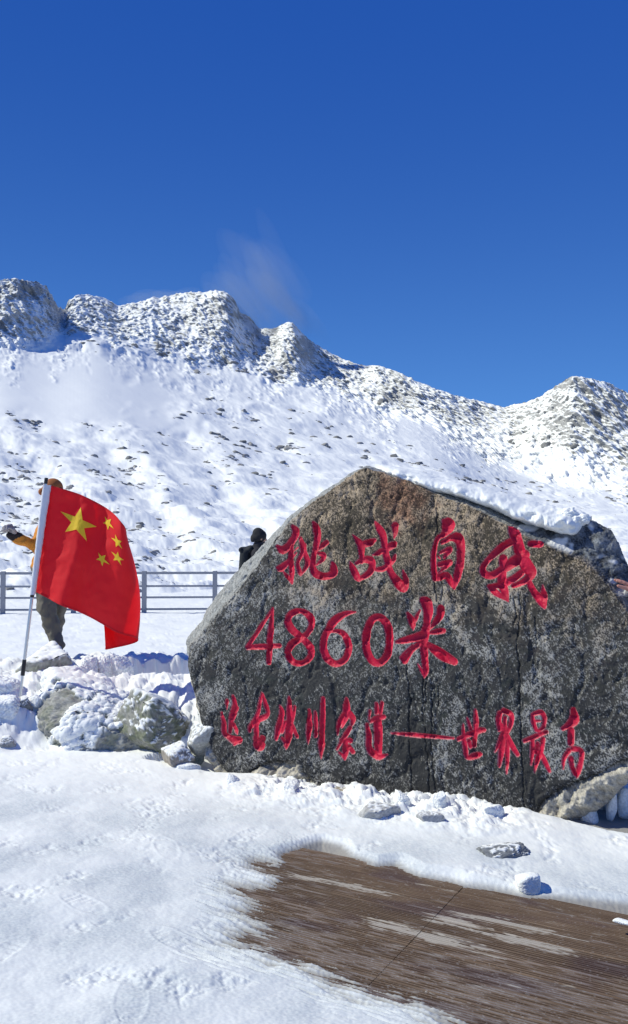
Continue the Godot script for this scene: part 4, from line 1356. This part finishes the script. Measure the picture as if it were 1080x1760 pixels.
# ---------------------------------------------------------------- boulders and stones
func on_ground(px: float, py: float) -> Vector3:      # where the line of sight meets the snow
	var d := ray(px, py)
	var t := 2.0
	while t < 12.0 and EYE.y + d.y * t > ground_height(d.x * t, d.z * t): t += 0.01
	return EYE + d * t

func stone(called: String, label: String, px: float, py: float, dep: float, size: Vector3, sd: int, turn: Vector3, tone := Color(0.26, 0.26, 0.24), moss := 0.0, n := 30, rough := 0.04, category := "boulder", group := "") -> MeshInstance3D:
	var o := part(called, stone_mesh(sd, size, 12, n, rough, 26.0, tone, moss, 0.5, 0.62 if category == "boulder" else 0.30, turn), M["granite"], self)
	o.position = at(px, py, dep) if dep > 0 else on_ground(px, py)
	o.rotation = turn
	tag(o, label, category, group)
	return o

func build_boulders() -> void:
	var g := "granite boulders in the snow mound"
	var where := at(186, 1272, 6.92)
	var o := part("boulder", stone_mesh(131, Vector3(0.68, 0.43, 0.50), 11, 84, 0.07, 16.0, Color(0.30, 0.30, 0.28), 0.55, 0.5, 1.22, Vector3.ZERO, where, [[at(92, 1225, 6.75), 1.3, 0.26], [at(205, 1288, 6.45), 1.2, 0.22], [at(120, 1265, 6.6), 0.9, 0.12]]), M["granite"], self)
	o.position = where
	tag(o, "large boulder plastered with crusty snow under the flag, grey rock bare in places", "boulder", g)
	stone("boulder", "greenish pointed boulder on the mound near the inscribed rock", 272, 1252, 6.62, Vector3(0.27, 0.22, 0.30), 102, Vector3(0.2, 0.9, -0.25), Color(0.25, 0.25, 0.22), 0.85, 38, 0.06, "boulder", g)
	stone("boulder", "pinkish brown angular block next to the dark gap beside the inscribed rock", 309, 1306, 6.1, Vector3(0.09, 0.12, 0.13), 104, Vector3(0.1, 0.6, 0.2), Color(0.33, 0.29, 0.25), 0.3, 24, 0.04, "boulder", g)
	stone("boulder", "pale grey block leaning against the left flank of the inscribed rock", 343, 1272, 6.15, Vector3(0.10, 0.12, 0.10), 105, Vector3(0.0, 0.3, -0.35), Color(0.40, 0.40, 0.37), 0.1, 24, 0.03, "boulder", g)
	stone("boulder", "flat topped boulder beneath the boots of the person behind the flag", 78, 1160, 8.1, Vector3(0.30, 0.24, 0.32), 106, Vector3(0.1, 0.5, 0.3), Color(0.30, 0.30, 0.27), 0.4, 30, 0.05, "boulder", g)
	stone("boulder", "small grey stone at the foot of the flagpole", 42, 1212, 0.0, Vector3(0.055, 0.06, 0.06), 107, Vector3(0.3, 0.6, 0.3), Color(0.2, 0.2, 0.19), 0.0, 16, 0.04, "boulder", g)
	stone("boulder", "small pale stone in the snow at the left edge below the flagpole", 15, 1278, 0.0, Vector3(0.05, 0.07, 0.06), 108, Vector3(0.3, 0.2, 0.5), Color(0.3, 0.3, 0.29), 0.0, 16, 0.04, "boulder", g)
	var f := "stones at the foot of the inscribed rock"
	stone("stone", "flat pale slab in the snow below the middle of the inscribed rock", 650, 1396, 0.0, Vector3(0.125, 0.050, 0.09), 111, Vector3(0.1, 0.45, 0.05), Color(0.42, 0.42, 0.41), 0.0, 24, 0.02, "stone", f)
	stone("stone", "small speckled block half buried right of the flat pale slab", 742, 1410, 0.0, Vector3(0.06, 0.06, 0.06), 112, Vector3(0.1, 0.3, 0.2), Color(0.38, 0.38, 0.38), 0.0, 20, 0.03, "stone", f)
	stone("stone", "flat dark slate lying on the snow above the bare boards", 868, 1464, 0.0, Vector3(0.135, 0.036, 0.07), 119, Vector3(0.12, 0.25, 0.08), Color(0.17, 0.18, 0.19), 0.0, 26, 0.07, "stone", f)
	stone("stone", "tan stone wedged under the lower edge of the inscribed rock", 585, 1366, 5.42, Vector3(0.14, 0.055, 0.12), 114, Vector3(0.0, 0.3, -0.15), Color(0.36, 0.31, 0.23), 0.2, 24, 0.05, "stone", f)
	stone("stone", "dark stone deep in the gap under the left end of the inscribed rock", 455, 1350, 5.6, Vector3(0.07, 0.045, 0.06), 115, Vector3(0.0, 0.3, 0.3), Color(0.2, 0.2, 0.19), 0.0, 16, 0.04, "stone", f)
	stone("stone", "stone in shade between the pinkish block and the inscribed rock", 335, 1300, 6.2, Vector3(0.07, 0.05, 0.07), 116, Vector3(0.2, 0.3, 0.1), Color(0.25, 0.26, 0.22), 0.5, 16, 0.04, "stone", f)

func build_small_things() -> void:
	var k := 0
	# [px, py, depth, half sizes, label]
	for q in [
		[908, 1523, 0.0, 0.058, 0.045, 0.05, "rounded block of snow at the upper edge of the bare boards", 0.22],
		[1052, 1386, 5.0, 0.03, 0.075, 0.03, "upright finger of snow in the hollow under the rock's right end", 0.25],
		[1070, 1380, 5.05, 0.035, 0.09, 0.035, "tallest upright lump of snow under the rock's right end", 0.25],
		[1012, 1406, 5.0, 0.07, 0.05, 0.06, "snow lump in shade under the rock's right end", 0.35],
		[398, 1345, 5.55, 0.05, 0.05, 0.05, "round snow lump in the gap under the rock's left end", 0.3],
		[325, 1322, 6.0, 0.09, 0.04, 0.07, "snow lump in front of the dark gap left of the rock", 0.35],
		[150, 1152, 7.75, 0.10, 0.10, 0.10, "snow chunk behind the mound right of the boots", 0.5],
		[178, 1146, 7.85, 0.10, 0.11, 0.10, "snow chunk with a rough top in the middle of the row behind the mound", 0.5],
		[207, 1150, 7.9, 0.09, 0.13, 0.10, "tall snow chunk beside the shaded snow bank", 0.45],
		[132, 1158, 7.6, 0.08, 0.07, 0.08, "low snow chunk nearest the boots", 0.5],
		[112, 1172, 7.3, 0.20, 0.14, 0.16, "big rounded snow drift beside the flagpole below the boots", 0.28],
		[20, 1190, 7.1, 0.14, 0.12, 0.12, "jagged snow drift left of the flagpole", 0.5],
		[12, 1218, 0.0, 0.12, 0.08, 0.10, "crumbly snow lump at the picture's left edge beside the pole foot", 0.5],
		[60, 1210, 0.0, 0.06, 0.05, 0.06, "small snow lump just right of the pole foot", 0.4],
		[1070, 1584, 3.52, 0.035, 0.008, 0.018, "thin flake of snow lying on the bare boards at the right", 0.5],
		[755, 1378, 4.95, 0.05, 0.05, 0.04, "snow clump against the rock's foot below the cracks", 0.5],
		[690, 1374, 5.02, 0.055, 0.045, 0.04, "snow clump against the rock above the flat pale slab", 0.5],
		[852, 1398, 4.85, 0.06, 0.05, 0.045, "snow clump against the rock above the dark slate", 0.5],
		[500, 1360, 5.35, 0.07, 0.05, 0.05, "snow clump in front of the tan chip on the rock's lower left", 0.45],
	]:
		var o := part("snow_chunk", stone_mesh(700 + k, Vector3(q[3], q[4], q[5]) * 1.12, 10, 26, q[7] * 0.22, 9.0, Color(0.855, 0.87, 0.85), 0.0, 0.015), M["snow"], self)
		o.position = at(q[0], q[1], q[2]) if q[2] > 0 else on_ground(q[0], q[1]) + Vector3(0, 0.02, 0)
		o.rotation.y = k * 1.3
		tag(o, q[6], "snow chunk", "loose chunks of snow")
		k += 1

# ---------------------------------------------------------------- the flag
var flag_cols := [
	# fly position in thirtieths, top px, bottom px, depth
	[0.0, 87, 834, 62, 1018, 7.00], [5.0, 141, 851, 110, 1042, 6.93], [10.0, 190, 878, 160, 1063, 6.98], [13.0, 211, 900, 196, 1085, 6.88],
	[15.5, 216, 916, 232, 1096, 6.99], [17.5, 208, 922, 234, 1104, 7.12], [21.0, 190, 930, 205, 1112, 7.20], [25.0, 170, 936, 182, 1116, 7.12], [30.0, 182, 946, 206, 1104, 7.22]]

func flag_at(s: float, t: float) -> Vector3:
	var i := 0
	while i < flag_cols.size() - 2 and s > flag_cols[i + 1][0]: i += 1
	var f: float = (s - flag_cols[i][0]) / (flag_cols[i + 1][0] - flag_cols[i][0])
	var c := []
	for k in range(-1, 3):
		var q: Array = flag_cols[clampi(i + k, 0, flag_cols.size() - 1)]
		var px := lerpf(q[1], q[3], t)
		var py := lerpf(q[2], q[4], t)
		# the fly edge bows outward between its corners
		px += sin(t * PI) * 14.0 * ss(11.0, 15.5, q[0]) * ss(22.0, 17.0, q[0])
		c.append(at(px, py, q[5] + 0.05 * sin(t * 3.0 + q[0] * 0.35) * ss(0, 6, q[0])))
	var p: Vector3 = c[1].cubic_interpolate(c[2], c[0], c[3], f)
	p.z += 0.012 * sin(s * 1.25 + t * 2.2) * ss(0.0, 5.0, s) + 0.008 * sin(s * 0.7 - t * 7.0) * ss(0.0, 5.0, s) + 0.016 * n1.get_noise_2d(s * 0.16 + t * 1.2, t * 2.2 - s * 0.05) + 0.004 * n1.get_noise_2d(s * 0.9, t * 9.0)
	return p

func build_flag() -> void:
	var base := at(33, 1212, 6.93)
	var tip := at(79.5, 826, 7.0)
	var pole := thing("flag", base)
	tag(pole, "red flag with five yellow stars on a silver pole stuck in the snow", "flag")
	var d := tip - base
	var seg := func(a: float, b: float, r: float, called: String, m: String) -> void:
		part(called, rod(d * a, d * b, r, r, 14), M[m], pole)
	seg.call(-0.04, 0.13, 0.0105, "pole_section", "silver pole")
	seg.call(0.13, 0.20, 0.0165, "grip", "black plastic")
	seg.call(0.20, 0.475, 0.0135, "pole_section", "silver pole")
	seg.call(0.475, 0.52, 0.0165, "collar", "black plastic")
	seg.call(0.52, 0.985, 0.0115, "pole_section", "silver pole")
	seg.call(0.985, 1.012, 0.015, "cap", "black plastic")
	var v := PackedVector3Array()
	var uv := PackedVector2Array()
	var idx := PackedInt32Array()
	var nx := 110
	var ny := 60
	for j in ny + 1: for i in nx + 1:
		v.append(flag_at(30.0 * i / nx, float(j) / ny) - base)
	for j in ny: for i in nx:
		var a := j * (nx + 1) + i
		idx.append_array([a, a + 1, a + nx + 1, a + 1, a + nx + 2, a + nx + 1])
	var cloth := part("cloth", arrays(v, normals_of(v, idx), PackedColorArray(), PackedVector2Array(), idx), M["red cloth"], pole)
	# hems stitched along the free edges
	for e in 3:
		var hv := PackedVector3Array()
		var hi := PackedInt32Array()
		for i in 121:
			for q in 4:
				var k := [0.0, 0.0, 1.0, 1.0][q] as float
				var lift := [-0.0022, 0.0022, 0.0022, -0.0022][q] as float
				var u := 30.0 * i / 120.0 if e < 2 else 30.0 - 0.45 * k
				var t := (k * 0.016 if e == 0 else 1.0 - k * 0.016) if e < 2 else i / 120.0
				var at_ := flag_at(u, t)
				var n := (flag_at(u + 0.1, t) - at_).cross(flag_at(u, t + 0.005) - at_).normalized()
				hv.append(at_ + n * lift - base)
		for i in 120: for q in 4:
			var a := i * 4 + q
			var b := i * 4 + (q + 1) % 4
			hi.append_array([a, a + 4, b, b, a + 4, b + 4])
		part("hem", arrays(hv, normals_of(hv, hi), PackedColorArray(), PackedVector2Array(), hi), M["red cloth"], cloth)
	# the white sleeve round the pole
	var sv := PackedVector3Array()
	var si := PackedInt32Array()
	for j in 41:
		var t := j / 40.0
		var h := flag_at(0.0, t * 1.02) - base
		var k: float = clampf((h.y) / d.y, 0, 1)
		var ax := d * k
		var side := (h - ax)
		side = Vector3(side.x, 0, side.z)
		for q in 14:
			var a := TAU * q / 14
			var e := Vector3(cos(a), 0, sin(a)) * (0.021 + 0.0025 * n2.get_noise_2d(t * 30, q * 0.8))
			if e.x > 0: e.x *= maxf(1.0, (side.x + 0.008) / 0.021)
			sv.append(ax + e)
	for j in 40: for q in 14:
		var a := j * 14 + q
		var b := j * 14 + (q + 1) % 14
		si.append_array([a, a + 14, b, b, a + 14, b + 14])
	part("sleeve", arrays(sv, normals_of(sv, si), PackedColorArray(), PackedVector2Array(), si), M["white sleeve"], pole)
	# stars: one large, four small turned towards it
	var big := Vector2(5.2, 5.0)
	for q in [[5.2, 5.0, 2.9], [9.9, 2.3, 1.15], [11.9, 4.2, 1.15], [12.1, 7.0, 1.15], [9.9, 9.0, 1.15]]:
		var c := Vector2(q[0], q[1])
		var a0 := -PI / 2 if q[2] > 2 else (big - c).angle()
		var pts := PackedVector2Array()
		for k in 10:
			var rad: float = q[2] * (1.0 if k % 2 == 0 else 0.382)
			pts.append(c + Vector2.from_angle(a0 + TAU * k / 10) * rad)
		var tv := PackedVector3Array()
		var ti := PackedInt32Array()
		var add := func(p: Vector2, lift: float) -> int:
			var at_ := flag_at(p.x, p.y / 20.0)
			var nrm := (flag_at(p.x + 0.1, p.y / 20.0) - at_).cross(flag_at(p.x, p.y / 20.0 + 0.005) - at_).normalized()
			if nrm.z < 0: nrm = -nrm
			tv.append(at_ + nrm * lift - base)
			return tv.size() - 1
		# each arm and the heart in small triangles, so that the star lies on the folds
		for k in 10:
			var p1 := pts[k]
			var p2 := pts[(k + 1) % 10]
			var n := 6
			for a in n: for b in n - a:
				var f := func(i: int, j: int) -> Vector2: return c + (p1 - c) * (float(i) / n) + (p2 - c) * (float(j) / n)
				var i0: int = add.call(f.call(a, b), 0.0035)
				var i1: int = add.call(f.call(a + 1, b), 0.0035)
				var i2: int = add.call(f.call(a, b + 1), 0.0035)
				ti.append_array([i0, i1, i2])
				if a + b < n - 1:
					var i3: int = add.call(f.call(a + 1, b + 1), 0.0035)
					ti.append_array([i1, i3, i2])
		var sn := PackedVector3Array()
		sn.resize(tv.size())
		for k in range(0, ti.size(), 3):
			var nrm := (tv[ti[k + 2]] - tv[ti[k]]).cross(tv[ti[k + 1]] - tv[ti[k]]).normalized()
			for e in 3: sn[ti[k + e]] += nrm
		for k in sn.size(): sn[k] = sn[k].normalized()
		part("star", arrays(tv, sn, PackedColorArray(), PackedVector2Array(), ti), M["yellow cloth"], cloth)

# ---------------------------------------------------------------- people
func build_flag_person() -> void:
	var foot := at(84, 1130, 8.5)
	var p := thing("person", foot)
	tag(p, "person in orange jacket and olive trousers standing behind the flag, gloved fist raised", "person")
	#        0 skin  1 hair  2 lips  3 eye  4 jacket  5 trousers  6 boots  7 glove  8 cuff
	var colors := [Color(0.42, 0.25, 0.18), Color(0.05, 0.03, 0.02), Color(0.35, 0.12, 0.10), Color(0.02, 0.02, 0.02), Color(0.62, 0.24, 0.03), Color(0.135, 0.125, 0.095), Color(0.03, 0.027, 0.025), Color(0.30, 0.28, 0.29), Color(0.02, 0.018, 0.018)]
	var f := Field.new(Vector3(-0.5, -0.03, -0.45), Vector3(0.45, 1.56, 0.45), 0.014)
	f.bone(Vector3(0.01, 0.96, -0.06), 0.15, Vector3(0.01, 1.18, -0.04), 0.155, 4, 0.06)
	f.bone(Vector3(0.01, 1.18, -0.04), 0.155, Vector3(0.06, 1.36, -0.03), 0.135, 4, 0.06)
	f.bone(Vector3(0.0, 1.35, -0.03), 0.085, Vector3(0.19, 1.37, -0.03), 0.085, 4, 0.06)
	f.bone(Vector3(-0.06, 0.94, -0.05), 0.13, Vector3(0.06, 0.94, -0.05), 0.13, 4, 0.05)
	f.bone(Vector3(0.02, 1.40, -0.02), 0.075, Vector3(0.02, 1.50, -0.01), 0.07, 4, 0.03)      # collar
	f.bone(Vector3(-0.01, 1.33, -0.03), 0.078, Vector3(-0.11, 1.10, 0.03), 0.06, 4, 0.04)
	f.bone(Vector3(-0.11, 1.10, 0.03), 0.06, Vector3(-0.28, 1.175, 0.14), 0.05, 4, 0.03)
	f.bone(Vector3(-0.27, 1.175, 0.11), 0.054, Vector3(-0.305, 1.205, 0.17), 0.05, 8, 0.01)
	f.bone(Vector3(0.19, 1.36, -0.03), 0.075, Vector3(0.26, 1.10, 0.02), 0.06, 4, 0.04)
	f.bone(Vector3(0.26, 1.10, 0.02), 0.06, Vector3(0.2, 0.92, 0.14), 0.047, 4, 0.03)
	f.bone(Vector3(-0.07, 0.88, -0.05), 0.115, Vector3(-0.02, 0.48, 0.0), 0.085, 5, 0.04)      # the leg that shows
	f.bone(Vector3(-0.02, 0.48, 0.0), 0.088, Vector3(0.09, 0.13, 0.02), 0.075, 5, 0.03)
	f.bone(Vector3(0.09, 0.05, 0.0), 0.05, Vector3(0.15, 0.035, 0.13), 0.04, 6, 0.03)
	f.bone(Vector3(0.07, 0.88, -0.07), 0.115, Vector3(0.04, 0.50, -0.16), 0.085, 5, 0.04)
	f.bone(Vector3(0.04, 0.50, -0.16), 0.08, Vector3(-0.02, 0.20, -0.28), 0.07, 5, 0.03)
	f.bone(Vector3(-0.02, 0.18, -0.28), 0.055, Vector3(-0.03, 0.06, -0.30), 0.05, 6, 0.03)
	f.bone(Vector3(-0.03, 0.05, -0.30), 0.048, Vector3(-0.04, 0.035, -0.17), 0.04, 6, 0.03)
	var hd := Field.new(Vector3(-0.14, 1.43, -0.16), Vector3(0.18, 1.80, 0.18), 0.0065)
	hd.bone(Vector3(0.02, 1.44, -0.02), 0.055, Vector3(0.015, 1.55, 0.0), 0.05, 0, 0.03)
	add_head(hd, Vector3(0.01, 1.615, 0.0), Vector3(-0.5, -0.05, 0.86).normalized(), 0, 1, 3)
	var hn := Field.new(Vector3(-0.46, 1.1, 0.05), Vector3(-0.2, 1.42, 0.36), 0.006)
	add_hand(hn, Vector3(-0.30, 1.21, 0.16), Vector3(-0.35, 0.80, 0.42).normalized(), Vector3(-0.3, -0.52, 0.75).normalized(), 1.0, 0.85, 7, 1.25)
	var hn2 := Field.new(Vector3(0.05, 0.72, 0.05), Vector3(0.33, 1.0, 0.34), 0.007)
	add_hand(hn2, Vector3(0.2, 0.92, 0.14), Vector3(-0.25, -0.75, 0.45).normalized(), Vector3(-0.8, 0.1, -0.3).normalized(), -1.0, 0.4, 7, 1.15)
	part("body", body_mesh([f, hd, hn, hn2], colors, 0.026), M["cloth"], p)
	# knitted cap, sunglasses
	var cap := Field.new(Vector3(-0.16, 1.58, -0.18), Vector3(0.19, 1.82, 0.18), 0.008)
	cap.bone(Vector3(0.01, 1.655, -0.02), 0.108, Vector3(0.018, 1.685, -0.02), 0.098, 0, 0.02)
	cap.bone(Vector3(-0.02, 1.645, 0.055), 0.06, Vector3(-0.055, 1.64, 0.09), 0.035, 0, 0.03)
	part("cap", body_mesh([cap], [Color(0.34, 0.11, 0.03)], 0.004), M["cloth"], p)
	var look := Vector3(-0.5, 0, 0.86).normalized()
	var rt := Vector3.UP.cross(look)
	var gl := Field.new(Vector3(-0.16, 1.57, -0.1), Vector3(0.12, 1.69, 0.18), 0.005)
	var hc := Vector3(0.01, 1.627, 0.0) + look * 0.088
	for s in [-1.0, 1.0]:
		gl.bone(hc + rt * s * 0.022, 0.019, hc + rt * s * 0.048 - look * 0.012, 0.018, 0, 0.006)
		gl.bone(hc + rt * s * 0.05 - look * 0.012, 0.006, hc + rt * s * 0.094 - look * 0.085, 0.005, 0, 0.004)
	part("sunglasses", body_mesh([gl], [Color(0.012, 0.012, 0.014)], 0.0), M["black plastic"], p)

func build_black_person() -> void:
	var foot := at(440, 930, 14.0)
	foot.y = 0.03
	var p := thing("person", foot)
	tag(p, "person in black coat and black knitted hat half hidden behind the rock's left slope", "person")
	var colors := [Color(0.40, 0.25, 0.18), Color(0.012, 0.010, 0.010), Color(0.3, 0.1, 0.1), Color(0.02, 0.02, 0.02), Color(0.010, 0.011, 0.016), Color(0.012, 0.012, 0.015), Color(0.01, 0.01, 0.01), Color(0.015, 0.015, 0.015), Color(0.05, 0.05, 0.055)]
	var f := Field.new(Vector3(-0.4, -0.02, -0.45), Vector3(0.5, 1.56, 0.45), 0.02)
	f.bone(Vector3(-0.02, 0.92, 0), 0.15, Vector3(0.0, 1.2, 0), 0.165, 4, 0.06)
	f.bone(Vector3(0.0, 1.2, 0), 0.165, Vector3(0.03, 1.36, 0), 0.14, 4, 0.06)
	f.bone(Vector3(0.03, 1.37, -0.15), 0.085, Vector3(0.03, 1.37, 0.15), 0.085, 4, 0.06)
	f.bone(Vector3(0.03, 1.40, 0), 0.11, Vector3(0.065, 1.52, 0), 0.10, 4, 0.03)
	for s in [-1.0, 1.0]:
		f.bone(Vector3(0.03, 1.36, s * 0.18), 0.075, Vector3(-0.01, 1.08, s * 0.23), 0.06, 4, 0.04)
		f.bone(Vector3(-0.01, 1.08, s * 0.23), 0.06, Vector3(0.17, 0.95, s * 0.2), 0.045, 4, 0.03)
		f.bone(Vector3(0, 0.88, s * 0.08), 0.11, Vector3(0.05 * s, 0.48, s * 0.09), 0.08, 5, 0.04)
		f.bone(Vector3(0.05 * s, 0.48, s * 0.09), 0.078, Vector3(0.1 * s - 0.03, 0.1, s * 0.1), 0.06, 5, 0.03)
		f.bone(Vector3(0.1 * s - 0.03, 0.045, s * 0.1), 0.05, Vector3(0.1 * s + 0.1, 0.035, s * 0.11), 0.04, 6, 0.03)
	var hd := Field.new(Vector3(-0.1, 1.44, -0.15), Vector3(0.24, 1.8, 0.15), 0.008)
	hd.bone(Vector3(0.05, 1.46, 0), 0.056, Vector3(0.06, 1.56, 0), 0.052, 0, 0.03)
	add_head(hd, Vector3(0.07, 1.62, 0), Vector3(0.94, -0.1, -0.3).normalized(), 0, 1, 3)
	var hands := []
	for s in [-1.0, 1.0]:
		var hn := Field.new(Vector3(0.1, 0.8, s * 0.2 - 0.14), Vector3(0.42, 1.08, s * 0.2 + 0.14), 0.008)
		add_hand(hn, Vector3(0.17, 0.95, s * 0.2), Vector3(0.8, -0.55, -s * 0.1).normalized(), Vector3(-0.5, -0.7, -s * 0.4).normalized(), s, 0.4, 7, 1.1)
		hands.append(hn)
	part("body", body_mesh([f, hd] + hands, colors, 0.014), M["cloth"], p)
	var cap := Field.new(Vector3(-0.1, 1.55, -0.17), Vector3(0.24, 1.83, 0.17), 0.009)
	cap.bone(Vector3(0.06, 1.655, 0), 0.112, Vector3(0.035, 1.70, 0), 0.092, 0, 0.02)
	cap.bone(Vector3(0.01, 1.61, 0), 0.10, Vector3(0.06, 1.655, 0), 0.11, 0, 0.02)
	part("hat", body_mesh([cap], [Color(0.008, 0.009, 0.014)], 0.003), M["cloth"], p)
	var pack := Field.new(Vector3(-0.42, 0.8, -0.26), Vector3(0.02, 1.5, 0.26), 0.016)
	pack.bone(Vector3(-0.19, 1.0, -0.09), 0.09, Vector3(-0.17, 1.36, -0.08), 0.085, 0, 0.03)
	pack.bone(Vector3(-0.19, 1.0, 0.09), 0.09, Vector3(-0.17, 1.36, 0.08), 0.085, 0, 0.03)
	pack.bone(Vector3(-0.24, 1.43, -0.12), 0.035, Vector3(-0.24, 1.43, 0.12), 0.035, 0, 0.02)
	pack.bone(Vector3(-0.08, 1.44, -0.1), 0.05, Vector3(-0.08, 1.44, 0.1), 0.05, 0, 0.05)
	pack.bone(Vector3(-0.2, 1.41, 0), 0.06, Vector3(-0.02, 1.45, 0), 0.06, 0, 0.05)
	part("backpack", body_mesh([pack], [Color(0.011, 0.012, 0.017)], 0.004), M["cloth"], p)

func build_touching_person() -> void:
	# stands beside the rock's right end, one hand laid on it; only the fingers come into the picture
	var tip := face_px(1051, 983, -0.005)
	var foot := Vector3(2.62, 0.03, -4.75)
	var p := thing("person", foot)
	tag(p, "person beside the rock's right end whose bare fingers rest on its edge", "person")
	var colors := [Color(0.46, 0.22, 0.17), Color(0.02, 0.015, 0.012), Color(0.35, 0.12, 0.10), Color(0.02, 0.02, 0.02), Color(0.04, 0.05, 0.09), Color(0.03, 0.03, 0.035), Color(0.02, 0.02, 0.02), Color(0.46, 0.22, 0.17), Color(0.05, 0.05, 0.055)]
	var root := at(1083, 1006, -tip.z - 0.02) - foot          # knuckles
	var t := tip - foot
	var dir := (root - t).normalized() * -1.0
	var wrist := root - dir * 0.09
	var f := Field.new(Vector3(-0.72, -0.02, -0.4), Vector3(0.4, 1.56, 0.4), 0.018)
	f.bone(Vector3(0, 0.92, 0), 0.14, Vector3(-0.01, 1.2, 0), 0.155, 4, 0.06)
	f.bone(Vector3(-0.01, 1.2, 0), 0.155, Vector3(-0.02, 1.36, 0), 0.135, 4, 0.06)
	f.bone(Vector3(-0.02, 1.37, -0.15), 0.085, Vector3(-0.02, 1.37, 0.15), 0.085, 4, 0.06)
	f.bone(Vector3(-0.02, 1.4, 0), 0.075, Vector3(-0.02, 1.48, 0), 0.07, 4, 0.03)
	var sh := Vector3(-0.05, 1.36, -0.16)
	var el := Vector3(-0.31, 1.16, -0.22)
	f.bone(sh, 0.075, el, 0.058, 4, 0.04)
	f.bone(el, 0.058, wrist.lerp(el, 0.18), 0.042, 4, 0.03)
	f.bone(Vector3(-0.02, 1.36, 0.18), 0.075, Vector3(0.02, 1.08, 0.23), 0.06, 4, 0.04)
	f.bone(Vector3(0.02, 1.08, 0.23), 0.06, Vector3(-0.08, 0.86, 0.24), 0.045, 4, 0.03)
	for s in [-1.0, 1.0]:
		f.bone(Vector3(0, 0.88, s * 0.08), 0.11, Vector3(0.0, 0.48, s * 0.1), 0.08, 5, 0.04)
		f.bone(Vector3(0.0, 0.48, s * 0.1), 0.078, Vector3(0.02, 0.1, s * 0.11), 0.06, 5, 0.03)
		f.bone(Vector3(0.02, 0.045, s * 0.11), 0.05, Vector3(-0.12, 0.035, s * 0.13), 0.04, 6, 0.03)
	var hd := Field.new(Vector3(-0.2, 1.42, -0.16), Vector3(0.16, 1.8, 0.16), 0.009)
	hd.bone(Vector3(-0.02, 1.44, 0), 0.056, Vector3(-0.025, 1.55, 0), 0.052, 0, 0.03)
	add_head(hd, Vector3(-0.03, 1.62, 0), Vector3(-0.85, -0.05, 0.5).normalized(), 0, 1, 3)
	var lo := t.min(wrist) - Vector3.ONE * 0.09
	var hi := t.max(wrist) + Vector3.ONE * 0.09
	var hn := Field.new(lo, hi, 0.0035)
	# the palm lies on the stone: fingers side by side away from the viewer, the thumb nearest below
	var palm: Vector3 = (-Vector3.UP * 0.8 - RF.u * 0.45).normalized()
	palm = (palm - dir * palm.dot(dir)).normalized()
	add_hand(hn, wrist, dir, palm, 1.0 if dir.cross(palm).z > 0 else -1.0, 0.02, 7, 1.0)
	hn.bone(wrist, 0.027, wrist - dir * 0.08, 0.031, 7, 0.02)
	# the thumb rests apart from the fingers, lower on the stone
	var th0 := at(1098, 1020, -tip.z - 0.05) - foot
	var th1 := at(1080, 1012, -tip.z - 0.075) - foot
	hn.bone(th0, 0.015, th1, 0.012, 7, 0.012)
	hn.bone(th1, 0.0118, at(1063, 1007, -tip.z - 0.07) - foot, 0.0085, 7, 0.004)
	var hn2 := Field.new(Vector3(-0.24, 0.62, 0.12), Vector3(0.06, 0.94, 0.38), 0.008)
	add_hand(hn2, Vector3(-0.08, 0.86, 0.24), Vector3(-0.25, -0.95, 0).normalized(), Vector3(0.1, 0, -1).normalized(), 1.0, 0.25, 7, 1.0)
	part("body", body_mesh([f, hd, hn, hn2], colors, 0.01), M["cloth"], p)

# ---------------------------------------------------------------- snow blown off the summit
func build_spindrift() -> void:
	var k := 0
	var r := RandomNumberGenerator.new()
	r.seed = 3
	var wisps := []
	# streamers that leave the summit shoulder up to the right and sink into the notch, and a low band on the ridge
	for i in 16:
		var t := i / 15.0
		wisps.append([418 + 48 * t + r.randf_range(-24, 24), 552 - 95 * t + r.randf_range(-10, 10), Vector3(r.randf_range(8, 26), r.randf_range(44, 90), 24), 0.3 + 0.5 * r.randf(), 0.0040 * (1.0 - 0.6 * t)])
	for i in 10:
		var t := i / 9.0
		wisps.append([455 + 80 * t + r.randf_range(-10, 10), 490 + 70 * t + r.randf_range(-10, 10), Vector3(r.randf_range(8, 18), r.randf_range(26, 50), 24), 0.7, 0.0028])
	for i in 8:
		wisps.append([225 + 14 * i, 514 - 1.3 * i + r.randf_range(-5, 3), Vector3(r.randf_range(18, 30), r.randf_range(5, 10), 20), 0.12, 0.0048])
	for q in wisps:
		var fog := FogVolume.new()
		fog.name = numbered("blowing_snow_cloud")
		fog.shape = RenderingServer.FOG_VOLUME_SHAPE_ELLIPSOID
		fog.size = q[2]
		var fm := FogMaterial.new()
		fm.albedo = Color(0.95, 0.97, 1.0)
		fm.density = q[4]
		fog.material = fm
		fog.position = at(q[0], q[1], 560 if q[0] > 400 else 640)
		fog.rotation.z = q[3]
		add_child(fog)
		tag(fog, "thin wisp of blown snow over the ridge left of the summit" if k >= 26 else "thin wisp of blown snow streaming off the right of the summit", "blown snow", "wisps of blown snow", "stuff")
		k += 1
